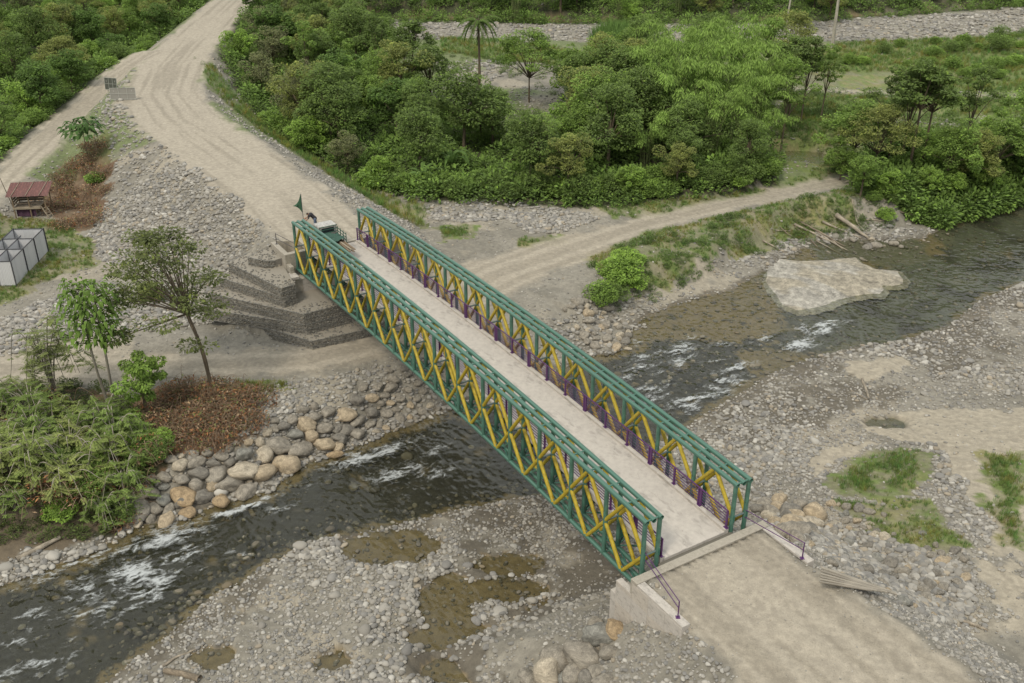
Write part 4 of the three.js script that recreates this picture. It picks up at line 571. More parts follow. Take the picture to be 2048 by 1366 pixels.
  scatter('scattered_stones', 'loose stones and gravel spread over the dry ground', 'stones', mid, 2);
  scatter('slope_rubble', 'loose rock rubble covering the embankment slopes', 'rubble', slope, 3);
  scatter('river_bed_stones', 'stones lying in and under the shallow water', 'stones', wet, 4, .5, null, [.55, .52, .44]);
}
// ---------------------------------------------------------------- white water
{
  const flow = [-.86, .5];
  // foam patches: u, v, length, width (metres), strength
  const A = [[745, 908, 3.6, .7, 1], [715, 915, 2.5, .5, .8], [800, 945, 2.6, .8, .8], [880, 900, 1.2, .6, .7], [870, 945, 1.6, .6, .7], [690, 935, 2, .5, .7], [500, 1010, 3.4, .35, 1], [455, 1025, 1.6, .4, 1], [330, 1080, 3, .8, .9], [300, 1090, 2.2, .5, .8], [260, 1105, 2.6, .35, .8], [165, 1128, 2.8, .35, .95], [385, 1100, 1.6, .5, .7], [360, 1115, 1.6, .7, .7], [270, 1150, 1.8, 1.0, .95], [310, 1165, 1.6, .8, .9], [300, 1190, 1.2, .7, .9], [290, 1215, 1.0, .35, .8], [165, 1185, 1.1, 1.1, .7], [190, 1220, 2.0, .6, .85], [60, 1235, 1.4, .5, .7], [40, 1285, 1.0, .6, .8], [85, 1330, 2, .6, .75], [20, 1350, 1.5, .4, .6], [110, 1345, 1.2, .4, .6], [400, 1140, 1, .35, .6], [475, 1115, .8, .5, .6], [150, 1275, .9, .4, .5], [60, 1170, 2.4, .2, .6], [210, 1245, 1.4, .3, .5], [560, 1015, 1.4, .3, .6], [830, 985, 1.2, .5, .5]];
  const B = [[1645, 648, 2.6, .8, 1], [1640, 660, 1.8, .7, .9], [1600, 690, 2.0, .9, 1], [1610, 680, 1.2, .5, .8], [1525, 683, 1.6, .5, .8], [1360, 700, 1.8, .9, .8], [1290, 715, 1.8, .5, .9], [1280, 735, 2, .5, .8], [1470, 735, 2, .5, .95], [1400, 795, 3.2, .6, 1], [1440, 765, 2.4, .45, .9], [1375, 815, 1.2, .7, .9], [1310, 775, 2, .5, .7], [1340, 790, 1.2, .4, .7], [1420, 722, 1.6, .4, .6], [1690, 640, 1, .6, .5], [1265, 690, 1.4, .4, .7], [1330, 745, 1.6, .4, .6], [1560, 660, 1.0, .3, .4], [1380, 680, 1.1, .5, .6], [1300, 800, 2, .5, .7], [1350, 725, 1.8, .5, .8], [1250, 760, 1.6, .5, .7], [1480, 765, 1.4, .4, .7], [1440, 690, 1.3, .4, .6]];
  for (const [name, list, x0, x1, z0, z1] of [['white_water', A, -31, 3, -35, -61], ['white_water', B, 5, 33, -56, -79]]) {
    const W = 1536, H = Math.round(W * (z0 - z1) / (x1 - x0)), M = list.map(([u, v, l, w, k]) => [...site(u, v, 0), l, w, k]);
    const d = new Uint8Array(W * H * 4);
    for (let j = 0; j < H; j++) for (let i = 0; i < W; i++) {
      const x = lerp(x0, x1, (i + .5) / W), z = lerp(z0, z1, (j + .5) / H);
      let m = 0; const wx = (fbm(x * .9, z * .9, 3) - .5) * 1.5, wz = (fbm(x * .9 + 44, z * .9, 3) - .5) * 1.5;
      for (const [cx, cz, l, w, k] of M) { const dx = x + wx - cx, dz = z + wz - cz; if (dx * dx + dz * dz > l * l * 4) continue; const a = (dx * flow[0] + dz * flow[1]) / (l * 1.1), b = (-dx * flow[1] + dz * flow[0]) / (w * 1.25), q = k * Math.exp(-(a * a + b * b) * 1.1); if (q > m) m = q; }
      let al = 0;
      if (m > .03) { const a = x * flow[0] + z * flow[1] + wx * .5, b = -x * flow[1] + z * flow[0] + wz * .5; const r1 = 1 - Math.abs(fbm(a * .9, b * 2.3, 4) * 2 - 1), r2 = 1 - Math.abs(fbm(a * 2.2 + 9, b * 4.6, 3) * 2 - 1), sp = vn(x * 14, z * 14); al = sst(.59, 1.0, m * .44 + r1 * .44 + r2 * .36 + sp * .1 - .25) * .8; }
      d.set([255, 255, 255, al * 255], (j * W + i) * 4);
    }
    const t = new THREE.DataTexture(d, W, H); t.magFilter = THREE.LinearFilter; t.colorSpace = THREE.SRGBColorSpace; t.needsUpdate = true;
    const nx = 170, nz = Math.round(nx * (z0 - z1) / (x1 - x0)), P = [], T = [], I = [];
    for (let j = 0; j <= nz; j++) for (let i = 0; i <= nx; i++) { const x = lerp(x0, x1, i / nx), z = lerp(z0, z1, j / nz); P.push(x, .035 + fbm(x * 1.4, z * 1.4, 3) * .09, z); T.push(i / nx, j / nz); }
    for (let j = 0; j < nz; j++) for (let i = 0; i < nx; i++) { const a = j * (nx + 1) + i, cx = lerp(x0, x1, i / nx), cz = lerp(z0, z1, j / nz); let near = false; for (const [mx, mz, l] of M) if (Math.hypot(cx - mx, cz - mz) < l * 1.9 + .5) near = true; if (near) I.push(a, a + 1, a + nx + 1, a + 1, a + nx + 2, a + nx + 1); }
    const g = new THREE.BufferGeometry(); g.setAttribute('position', new THREE.Float32BufferAttribute(P, 3)); g.setAttribute('uv', new THREE.Float32BufferAttribute(T, 2)); g.setIndex(I); g.computeVertexNormals();
    const m = new THREE.Mesh(g, new THREE.MeshStandardMaterial({ color: lin(.48, .50, .505), map: t, transparent: true, roughness: .8, side: THREE.DoubleSide })); m.name = numbered(name); tag(m, x0 < 0 ? 'white foam on the rapids downstream of the bridge' : 'white foam on the rapids upstream of the bridge', 'foam', null, 'stuff'); m.receiveShadow = true; scene.add(m);
  }
}
// ---------------------------------------------------------------- plants
const leafMat = (o = {}) => new THREE.MeshPhysicalMaterial({ vertexColors: true, roughness: .95, specularIntensity: .25, side: THREE.DoubleSide, transmission: .4, thickness: 0, ...o });
const LEAF = leafMat(), BARK = mat(.17, .135, .095, { map: MOTTLE }), BARKPALE = mat(.42, .39, .33, { map: MOTTLE }), BARKWHITE = mat(.58, .55, .49, { map: MOTTLE }), BARKDARK = mat(.075, .06, .045);
class Leaves { constructor(seed) { this.r = rng(seed); this.P = []; this.K = []; }
  leaf(x, y, z, dx, dy, dz, len, wid, c) { // a folded blade from x,y,z along d
    const r = this.r, l = Math.hypot(dx, dy, dz) || 1; dx /= l; dy /= l; dz /= l; let sx = -dz, sz = dx, sl = Math.hypot(sx, sz); if (sl < .05) { sx = 1; sz = 0; sl = 1; } sx /= sl; sz /= sl; const tw = (r() - .5) * 1.1, sy = tw; const w = wid / 2, mx = x + dx * len * .5, my = y + dy * len * .5 + wid * .06, mz = z + dz * len * .5;
    const a = [x, y, z], b = [mx + sx * w, my + sy * w, mz + sz * w], t = [x + dx * len, y + dy * len, z + dz * len], d = [mx - sx * w, my - sy * w, mz - sz * w];
    this.P.push(...a, ...b, ...t, ...a, ...t, ...d); for (let i = 0; i < 6; i++) this.K.push(c[0], c[1], c[2]); }
  lobe(cx, cy, cz, rx, ry, rz, n, size, col, droop = .2, shell = .55) { const r = this.r; for (let i = 0; i < n; i++) { const u = r() * 2 - 1, f = r() * 6.283, s = Math.sqrt(1 - u * u), k = shell + (1 - shell) * Math.cbrt(r()), nx = s * Math.cos(f), ny = u, nz = s * Math.sin(f); const v = .72 + r() * .56, w = r() < .07 ? 1.35 : 1, c = [col[0] * v * w, col[1] * v * w, col[2] * v]; const sz = size * (.65 + r() * .7); this.leaf(cx + nx * rx * k, cy + ny * ry * k, cz + nz * rz * k, nx + (r() - .5) * 1.2, ny * .5 - droop + (r() - .5) * .8, nz + (r() - .5) * 1.2, sz, sz * .55, c); } }
  geo() { const g = new THREE.BufferGeometry(); g.setAttribute('position', new THREE.Float32BufferAttribute(this.P, 3)); g.setAttribute('color', new THREE.Float32BufferAttribute(this.K, 3)); return g; } }
const branchSet = list => { const g = mergeGeometries(list.map(b => limb(b[0], b[1], b[2], b[3] || 1, b[4] || 5).toNonIndexed())); return g; };
const GR = { dark: [.14, .205, .052], mid: [.185, .28, .06], light: [.235, .355, .07], lime: [.25, .35, .072], olive: [.225, .255, .074], bamboo: [.205, .31, .068] };
// every maker returns [[part name, geometry, material], ...] for a plant standing at the origin
function broadleaf(seed, H, R, col, o = {}) {
  const L = new Leaves(seed), r = L.r, W = [], n = o.lobes || 25, ph = r() * 6.28, base = o.base || .32;
  const lean = [(r() - .5) * R * .3, (r() - .5) * R * .3]; W.push([[V3(0, -.3, 0), V3(lean[0] * .4, H * .3, lean[1] * .4), V3(lean[0], H * .62, lean[1])], (o.tr || .025) * H, (o.tr || .025) * H * .5, seed % 17, 7]);
  for (let i = 0; i < n; i++) { const f = i * 2.4 + r(), u = (i + .5) / n, y = H * (base + (1 - base) * (.12 + .8 * u)), q = Math.sin(Math.acos(clamp((u - .38) / .68, -1, 1))) * R * (.35 + .75 * r()) * (1 + .32 * Math.sin(f * 2 + ph) + .2 * Math.sin(f * 3 + ph * 2)), x = lean[0] + Math.cos(f) * q, z = lean[1] + Math.sin(f) * q, s = R * (.17 + .27 * r()); const k = .72 + r() * .56; L.lobe(x, y + (r() - .5) * s, z, s * (.8 + .5 * r()), s * (o.flat || .7) * (.7 + .6 * r()), s * (.8 + .5 * r()), Math.floor((o.n || 230) * 1.25 * (.35 + 1.0 * s / (R * .44))), (o.leaf || .36) * .8, [col[0] * k, col[1] * k, col[2] * k], o.droop ?? .25); if (i % 2 === 0) W.push([[V3(lean[0] * .6, H * .38, lean[1] * .6), V3((x + lean[0]) / 2, (y + H * .45) / 2, (z + lean[1]) / 2), V3(x, y, z)], (o.tr || .025) * H * .42, .003 * H, i, 5]); }
  return [['trunk', branchSet(W), o.bark || BARK], ['crown', L.geo(), LEAF]];
}
function umbrella(seed, H, R, col, o = {}) { // tall bare trunk, spreading layered crown
  const L = new Leaves(seed), r = L.r, W = [], off = o.off || [0, 0], fork = H * (o.fork || .5), F = V3(off[0] * .4, fork, off[1] * .4);
  W.push([[V3(0, -.3, 0), V3(off[0] * .12, H * .25, off[1] * .12), F], .0125 * H, .009 * H, seed, 7]);
  const n = o.lobes || 15; for (let i = 0; i < n; i++) { const f = i * 2.399 + r() * .6, q = R * Math.sqrt((i + .6) / n), x = off[0] + Math.cos(f) * q, z = off[1] + Math.sin(f) * q, y = H * (o.top || .97) - (q / R) ** 2 * H * (o.dome || .25) - r() * H * .07, s = R * (.2 + .13 * r()); W.push([[F, V3(lerp(F.x, x, .42), lerp(F.y, y, .5), lerp(F.z, z, .42)), V3(x, y, z)], .0055 * H, .002 * H, i, 5]); const k = .8 + .4 * r(); for (let j = 0; j < 3; j++) { const g = r() * 6.28, e = s * .7; L.lobe(x + Math.cos(g) * e, y + (r() - .5) * s * .5, z + Math.sin(g) * e, s * .85, s * .28, s * .85, o.n || 85, o.leaf || .26, [col[0] * k, col[1] * k, col[2] * k], .15, .2); } }
  return [['trunk', branchSet(W), o.bark || BARK], ['crown', L.geo(), LEAF]];
}
function bamboo(seed, H, n = 20) {
  const L = new Leaves(seed), r = L.r, W = [];
  for (let i = 0; i < n; i++) { const f = r() * 6.28, b = r() * .9, q = H * (.1 + .3 * r()), h = H * (.65 + .4 * r()), P = [V3(Math.cos(f) * b, -.2, Math.sin(f) * b), V3(Math.cos(f) * (b + q * .12), h * .45, Math.sin(f) * (b + q * .12)), V3(Math.cos(f) * (b + q * .45), h * .8, Math.sin(f) * (b + q * .45)), V3(Math.cos(f) * (b + q), h * .97, Math.sin(f) * (b + q)), V3(Math.cos(f) * (b + q * 1.35), h * .9, Math.sin(f) * (b + q * 1.35))]; W.push([P, .05, .012, i, 4]); const c = new THREE.CatmullRomCurve3(P), v = V3(0, 0, 0), kk = .8 + .45 * r();
    for (let j = 0; j < 190; j++) { const t = .32 + .68 * Math.sqrt(r()); c.getPoint(t, v); const g = r() * 6.28, e = r() * (.25 + .75 * t), k = (.7 + .6 * r()) * kk; L.leaf(v.x + Math.cos(g) * e, v.y + (r() - .6) * .6, v.z + Math.sin(g) * e, Math.cos(g) + (r() - .5), -.75 - r() * .5, Math.sin(g) + (r() - .5), .34 + r() * .3, .11, [GR.bamboo[0] * k, GR.bamboo[1] * k, GR.bamboo[2] * k]); } }
  return [['culms', branchSet(W), mat(.16, .19, .07)], ['crown', L.geo(), LEAF]];
}
function palm(seed, H) {
  const L = new Leaves(seed), r = L.r, W = [[[V3(0, -.3, 0), V3(.15, H * .5, .1), V3(.1, H * .93, .05)], .2, .13, 3, 8]];
  for (let i = 0; i < 17; i++) { const f = i * 2.4, e = 1.0 - i * .075, len = 3.1, P = []; for (let k = 0; k <= 5; k++) { const t = k / 5; P.push(V3(.1 + Math.cos(f) * len * t * (.95 - .25 * t * (1 - e)), H * .93 + len * (e * t * .75 - t * t * (1.0 - .3 * e)), .05 + Math.sin(f) * len * t * (.95 - .25 * t * (1 - e)))); } W.push([P, .035, .008, i, 4]); const c = new THREE.CatmullRomCurve3(P), v = V3(0, 0, 0), d = V3(0, 0, 0); for (let j = 0; j < 60; j++) { const t = .12 + .88 * j / 60; c.getPoint(t, v); c.getTangent(t, d); for (const s of [-1, 1]) { const k = .75 + .5 * r(); L.leaf(v.x, v.y, v.z, d.x * .6 - d.z * s + (r() - .5) * .3, -.45 - r() * .7, d.z * .6 + d.x * s + (r() - .5) * .3, .75 * (1.1 - t * .6), .085, [.13 * k, .20 * k, .05 * k]); } } }
  return [['trunk', branchSet(W), BARK], ['fronds', L.geo(), LEAF]];
}
function bigLeaf(L, P, wid, c) { // a long leaf blade along a curve with a raised rib, both halves drooping
  const cu = new THREE.CatmullRomCurve3(P), n = 7, v = V3(0, 0, 0), d = V3(0, 0, 0), rows = []; for (let i = 0; i <= n; i++) { const t = i / n; cu.getPoint(t, v); cu.getTangent(t, d); const w = wid * Math.sin(Math.PI * (t * .9 + .07)), sx = -d.z, sz = d.x, l = Math.hypot(sx, sz) || 1; rows.push([[v.x + sx / l * w, v.y - w * .3, v.z + sz / l * w], [v.x, v.y, v.z], [v.x - sx / l * w, v.y - w * .3, v.z - sz / l * w]]); }
  for (let i = 0; i < n; i++) for (const k of [0, 1]) { const a = rows[i][k], b = rows[i][k + 1], e = rows[i + 1][k], f = rows[i + 1][k + 1]; L.P.push(...a, ...e, ...b, ...b, ...e, ...f); for (let q = 0; q < 6; q++) L.K.push(...c); } }
function banana(seed, H) { const L = new Leaves(seed), r = L.r; for (let i = 0; i < 9; i++) { const f = i * 2.4 + r(), l = H * (.5 + .25 * r()), e = .4 + r() * .9, k = .8 + .4 * r(), y = H * .45; bigLeaf(L, [V3(0, y, 0), V3(Math.cos(f) * l * .4, y + l * e * .6, Math.sin(f) * l * .4), V3(Math.cos(f) * l * .85, y + l * e * .65, Math.sin(f) * l * .85), V3(Math.cos(f) * l * 1.2, y + l * (e * .35 - .2), Math.sin(f) * l * 1.2)], .25, [.12 * k, .20 * k, .05 * k]); } return [['stem', branchSet([[[V3(0, -.2, 0), V3(0, H * .2, 0), V3(0, H * .47, 0)], .13, .08, 1, 7]]), mat(.16, .17, .07)], ['leaves', L.geo(), LEAF]]; }
function bigLeafTree(seed, H, R, col, o = {}) { // few, large drooping leaves in tiers on thin stems
  const L = new Leaves(seed), r = L.r, W = []; const stems = o.stems || [[0, 0]]; for (const [sx, sz] of stems) W.push([[V3(sx * .3, -.3, sz * .3), V3(sx * .8, H * .35, sz * .8), V3(sx, H * .9, sz)], .011 * H, .006 * H, 1 + sx, 6]);
  const n = o.n || 260; for (let i = 0; i < n; i++) { const [sx, sz] = stems[i % stems.length], f = r() * 6.28, u = r(), y = H * (o.base + (1 - o.base) * u), q = R * Math.sqrt(r()) * (1 - .5 * Math.abs(u - .4)), k = .65 + .7 * r(), l = (o.leaf || .7) * (.7 + .6 * r()), x = sx + Math.cos(f) * q, z = sz + Math.sin(f) * q; bigLeaf(L, [V3(x, y, z), V3(x + Math.cos(f) * l * .35, y + .06, z + Math.sin(f) * l * .35), V3(x + Math.cos(f) * l * .7, y - l * (o.hang || .3), z + Math.sin(f) * l * .7)], l * .2, [col[0] * k, col[1] * k, col[2] * k]); if (i % 9 === 0) W.push([[V3(sx, y - .6, sz), V3((sx + x) / 2, y - .25, (sz + z) / 2), V3(x, y, z)], .03, .01, i, 4]); }
  return [['trunk', branchSet(W), o.bark || BARK], ['crown', L.geo(), LEAF]];
}
function feathery(seed, H, R, col, o = {}) { // arching pale branches with feathered sprays
  const L = new Leaves(seed), r = L.r, W = [], n = o.n || 16;
  for (let i = 0; i < n; i++) { const f = i * 2.4 + r() * .8, q = R * (.45 + .6 * r()), h = H * (.55 + .5 * r()), P = [V3(0, 0, 0), V3(Math.cos(f) * q * .25, h * .7, Math.sin(f) * q * .25), V3(Math.cos(f) * q * .65, h, Math.sin(f) * q * .65), V3(Math.cos(f) * q, h * (.75 - .3 * r()), Math.sin(f) * q), V3(Math.cos(f) * q * 1.25, h * (.45 - .3 * r()), Math.sin(f) * q * 1.25)]; W.push([P, .055, .016, i, 4]); const c = new THREE.CatmullRomCurve3(P), v = V3(0, 0, 0), d = V3(0, 0, 0);
    for (let s = 0; s < (o.sprays || 16); s++) { const t = .25 + .75 * r(); c.getPoint(t, v); c.getTangent(t, d); const g = r() * 6.28, sl = .5 + .7 * r(), ex = v.x + Math.cos(g) * sl, ey = v.y - .1 + (r() - .5) * .5, ez = v.z + Math.sin(g) * sl; if (s % 4 === 0) W.push([[v.clone(), V3((v.x + ex) / 2, (v.y + ey) / 2 + .06, (v.z + ez) / 2), V3(ex, ey, ez)], .012, .005, s, 3]); const kk = .7 + .6 * r(); for (let j = 0; j < 14; j++) { const a = j / 14, k = kk * (.85 + .3 * r()); for (const e of [-1, 1]) L.leaf(lerp(v.x, ex, a), lerp(v.y, ey, a), lerp(v.z, ez, a), Math.cos(g) * .5 - Math.sin(g) * e, -.25 - r() * .35, Math.sin(g) * .5 + Math.cos(g) * e, .2 + .1 * r(), .06, [col[0] * k, col[1] * k, col[2] * k]); } } }
  return [['branches', branchSet(W), o.bark || BARKPALE], ['leaves', L.geo(), LEAF]];
}
function bush(seed, H, R, col, o = {}) { const L = new Leaves(seed), r = L.r, W = []; for (let i = 0; i < (o.lobes || 9); i++) { const f = i * 2.4, q = R * Math.sqrt(i / 9) * .75, y = H * (.85 - .55 * (q / R) ** 2) * (.75 + .3 * r()), s = R * (.33 + .15 * r()), x = Math.cos(f) * q, z = Math.sin(f) * q, k = .8 + .4 * r(); L.lobe(x, y * .72, z, s, Math.max(s * .6, y * .4), s, o.n || 330, o.leaf || .185, [col[0] * k, col[1] * k, col[2] * k], .1, .5); W.push([[V3(0, -.1, 0), V3(x * .4, y * .4, z * .4), V3(x, y * .8, z)], .03, .01, i, 4]); } return [['stems', branchSet(W), BARKDARK], ['leaves', L.geo(), LEAF]]; }
function dead(seed, H, R, n = 420) { const L = new Leaves(seed), r = L.r, W = []; for (let i = 0; i < 40; i++) { const f = r() * 6.28, q = R * r(), h = H * (.3 + .7 * r()), g = r() * 6.28; W.push([[V3(Math.cos(f) * q, 0, Math.sin(f) * q), V3(Math.cos(f) * q + Math.cos(g) * .5, h, Math.sin(f) * q + Math.sin(g) * .5), V3(Math.cos(f) * q + Math.cos(g) * 1.2, h * .6, Math.sin(f) * q + Math.sin(g) * 1.2)], .022, .008, i, 3]); } const cs = [[.20, .085, .04], [.26, .13, .06], [.11, .065, .04], [.30, .21, .13], [.13, .15, .05], [.09, .06, .04]]; for (let i = 0; i < n; i++) { const f = r() * 6.28, q = R * Math.sqrt(r()), c = cs[Math.floor(r() * 6)], k = .7 + .6 * r(), l = .14 + .18 * r(); L.leaf(Math.cos(f) * q, H * r() * (1 - .6 * (q / R) ** 2), Math.sin(f) * q, r() - .5, (r() - .6) * .6, r() - .5, l, l * .35, [c[0] * k, c[1] * k, c[2] * k]); } return [['twigs', branchSet(W), mat(.20, .14, .09)], ['dead_leaves', L.geo(), leafMat({ transmission: .1 })]]; }
function plant(parts, name, label, category, group, x, y, z, s = 1, turn = 0, sy = 1) { const t = thing(name, label, category, group, [x, y, z], turn); t.scale.set(s, s * sy, s); for (const [n, g, m] of parts) part(t, n, g, m); return t; }
const PROTO = {
  broad: [broadleaf(11, 9, 3.4, GR.dark), broadleaf(12, 8, 3, GR.mid), broadleaf(13, 10, 3.6, GR.dark, { leaf: .42 }), broadleaf(14, 7, 3, GR.mid, { leaf: .3, n: 280 }), broadleaf(15, 9, 3.2, GR.olive, { leaf: .34 })],
  light: [broadleaf(21, 7, 2.8, GR.light, { leaf: .4 }), broadleaf(22, 6, 2.6, GR.light, { leaf: .34, base: .2 }), broadleaf(23, 8, 2.8, [.12, .20, .045], { leaf: .45, n: 190 })],
  pale: [broadleaf(31, 7, 2.6, [.20, .215, .10], { leaf: .3, n: 200 })],
  umb: [umbrella(41, 10, 4, GR.olive, { fork: .36, lobes: 26, n: 110, dome: .4 }), umbrella(42, 9, 3.8, GR.mid, { fork: .33, lobes: 24, n: 110, dome: .45 })],
  bamboo: [bamboo(51, 10), bamboo(52, 12, 24)],
  slender: [broadleaf(61, 12, 2.3, GR.mid, { base: .5, lobes: 14, n: 200, leaf: .34, tr: .011 }), umbrella(62, 12, 2.8, GR.dark, { fork: .6, lobes: 16, leaf: .34 }), broadleaf(63, 13, 2.1, GR.dark, { base: .52, lobes: 13, n: 210, tr: .011 })],
  bush: [bush(71, 2.2, 1.7, GR.mid), bush(72, 1.8, 1.6, GR.light), bush(73, 2.6, 1.9, GR.dark), bush(74, 2, 1.5, GR.mid, { leaf: .24, n: 260 })],
  fern: [feathery(81, 3.0, 2.6, [.24, .30, .085], { n: 20, sprays: 8 }), feathery(82, 2.4, 2.8, [.27, .31, .10], { n: 18, sprays: 8 }), feathery(83, 3.4, 2.4, [.18, .25, .065], { n: 22, sprays: 8 })],
  dead: [dead(91, 1, 1.7), dead(92, .8, 1.4), dead(93, 1.3, 1.5, 520)],
  banana: [banana(95, 3.4), banana(96, 2.6)],
};
{ // the woods: every tree its own
  const r = rng(777), placed = [];
  const kinds = {
    broad: ['broadleaf_tree', 'dense dark broadleaf tree', 'tree'], light: ['bright_tree', 'bright green leafy tree', 'tree'], pale: ['flowering_tree', 'tree with pale creamy tips', 'tree'], umb: ['spreading_tree', 'flat topped spreading tree', 'tree'], bamboo: ['bamboo_clump', 'feathery light green bamboo clump', 'bamboo'], slender: ['slender_tree', 'tall slender tree with a small crown', 'tree'], bush: ['bush', 'leafy green bush', 'bush'], banana: ['banana_plant', 'banana plant with long bright leaves', 'plant'],
  };
  const put = (kind, x, z, s, where, sy = 1) => { const p = PROTO[kind], [n, l0, c] = kinds[kind], vi = Math.floor(r() * p.length), side = x / -z; where = where.replace('@', side < -.12 ? 'left' : side < .1 ? 'middle' : 'right'); const l = ({ broad: s > .95 ? 'tall ' : s < .62 ? 'low ' : '', light: s > .75 ? 'tall ' : '', bush: s > 1 ? 'large ' : s < .75 ? 'small ' : '' }[kind] || '') + ({ broad: ['dense dark green broadleaf tree', 'mid green broadleaf tree', 'coarse leaved dark broadleaf tree', 'fine leaved mid green tree', 'olive green broadleaf tree'], light: ['bright green leafy tree', 'low branched bright green tree', 'coarse leaved bright green tree'], bush: ['mid green bush', 'bright green bush', 'dark green bush', 'coarse leaved green bush'] }[kind] || p.map(() => l0))[vi]; plant(p[vi], n, l + ' ' + where, c, (n === 'bush' ? 'bushes' : n.replace('_', ' ') + 's') + ' ' + where, x, height(x, z) - .05, z, s, r() * 6.28, sy); placed.push([x, z, s]); };
  const fill = (q, n, gap, pick, where, size) => { let k = 0, t = 0; while (k < n && t++ < n * 60) { const x = lerp(q.box[0], q.box[1], r()), z = lerp(q.box[2], q.box[3], r()); if (!inside(q, x, z) || Math.abs(x) > -z * .6 + 8) continue; if (placed.some(p => Math.hypot(p[0] - x, p[1] - z) < gap)) continue; if (nearest(FAR_ROAD, x, z, atR) < atR[1] + (x > -45 && z > -150 ? 6.5 : 2.6) || nearest(LOW_ROAD, x, z, atR) < atR[1] + 1.4 || nearest(TRACK, x, z, atR) < atR[1] + 1.8 || height(x, z) < .4) continue; const [kind, f] = pick(x, z, r()); put(kind, x, z, f * size(x, z) * (.8 + .4 * r()), where); k++; } };
  const at = (u, v, h, kind, s, where, sy) => { const p = on(u, v, h); put(kind, p.x, p.z, s, where, sy); };
  // marked ones first
  const W1 = 'at the @ of the wood behind the bridge', W4 = 'on the right bank';
  at(1195, 300, 2, 'broad', 1.3, 'standing tallest in the middle of the wood'); at(1215, 345, 2, 'broad', 1.1, W1); at(1160, 330, 2, 'broad', .95, W1);
  for (const [u, v, s] of [[1330, 300, 1], [1380, 285, 1.1], [1440, 250, 1.15], [1300, 240, 1], [1470, 300, .95], [1500, 270, .9], [1350, 220, 1], [1420, 330, .8], [1290, 340, .7], [1520, 330, .6], [1480, 210, 1], [1400, 200, 1]]) at(u, v, 2, 'bamboo', s, 'at the right of the wood');
  for (const [u, v, s] of [[1560, 310, 1.0], [1600, 250, .9], [1640, 245, .85], [1575, 250, .95]]) at(u, v, 2, 'slender', s, 'beside the pond');
  for (const [u, v, s, k] of [[1795, 352, 1.05, 'slender'], [1815, 358, 1.1, 'slender'], [1840, 350, 1, 'slender'], [1775, 330, .9, 'slender'], [1700, 345, .95, 'umb'], [1745, 362, .9, 'umb'], [1890, 370, .95, 'broad'], [1940, 385, .8, 'broad'], [1985, 360, .8, 'umb'], [2030, 350, 1, 'broad'], [1720, 395, .6, 'broad'], [1775, 395, .5, 'light'], [1850, 400, .5, 'light'], [1900, 405, .5, 'light'], [1960, 395, .6, 'light'], [2040, 375, .7, 'light'], [1680, 360, .6, 'broad'], [2060, 300, 1, 'umb'], [1920, 330, .9, 'slender']]) at(u, v, 2, k, s, W4);
  at(1058, 205, 2.2, 'umb', 1.15, 'alone on the clearing right of the palm'); at(1290, 130, 2.2, 'umb', .9, 'behind the bamboo'); at(1570, 150, 2.2, 'umb', 1, 'behind the bamboo');
  for (const [u, v] of [[845, 372], [905, 352], [1140, 365]]) at(u, v, 2, 'banana', 1, 'at the front of the wood');
  fill(ZONE.wood[0], 118, 3.1, (x, z, q) => { const [u] = [x / -z]; return z > -112 && q < .42 ? ['light', .62] : q < .16 ? ['pale', .85] : q < .42 ? ['light', .85] : q < .5 ? ['slender', .8] : ['broad', .85]; }, W1, (x, z) => lerp(.62, 1.05, sst(-92, -122, z)));
  fill(ZONE.wood[1], 74, 3.4, (x, z, q) => q < .3 ? ['light', .8] : q < .4 ? ['pale', .8] : q < .52 ? ['umb', .7] : ['broad', .8], 'on the slope left of the road', () => .95);
  fill(ZONE.wood[2], 92, 2.9, (x, z, q) => q < .34 ? ['light', .9] : q < .45 ? ['bamboo', .8] : ['broad', 1], 'beyond the far stream', () => 1.05);
  fill(ZONE.wood[3], 4, 3.4, (x, z, q) => q < .4 ? ['light', .6] : ['broad', .7], W4, () => .8);
  const bushes = (q, n, where, a, b) => { let k = 0, t = 0; while (k < n && t++ < 4000) { const x = lerp(q.box[0], q.box[1], r()), z = lerp(q.box[2], q.box[3], r()); if (!inside(q, x, z) || height(x, z) < .3) continue; if (nearest(FAR_ROAD, x, z, atR) < atR[1] + 1 || nearest(TRACK, x, z, atR) < atR[1] + .8 || nearest(LOW_ROAD, x, z, atR) < atR[1] + .7) continue; put('bush', x, z, a + (b - a) * r(), where); k++; } };
  bushes(poly(2, 470, 225, 600, 300, 720, 372, 850, 395, 1180, 410, 1330, 402, 1540, 370, 1540, 345, 1330, 375, 1000, 385, 850, 375, 720, 350, 590, 280), 66, 'along the @ front edge of the wood', .7, 1.25);
  bushes(poly(5, 0, 325, 60, 285, 150, 215, 230, 150, 300, 100, 300, 80, 200, 120, 0, 270), 26, 'along the lower dirt road', .7, 1.2);
  bushes(poly(2.2, 1880, 90, 2060, 60, 2060, 170, 1900, 165), 22, 'on the far right grassland', .6, 1.2); bushes(poly(2.2, 1680, 100, 1880, 90, 1900, 160, 1700, 160), 12, 'on the far grassland', .5, 1);
  bushes(poly(1.6, 1690, 395, 2048, 370, 2048, 400, 1900, 430, 1750, 425), 16, 'at the top of the right bank', .5, .85); 
  for (const [u, v, s] of [[1240, 560, 1.35], [1255, 530, 1.0], [1205, 605, 1.0], [1225, 600, .8], [1265, 575, .9]]) at(u, v, 1.5, 'bush', s, 'on the bank beside the boulder pile');
  console.log('woods', placed.length);
}
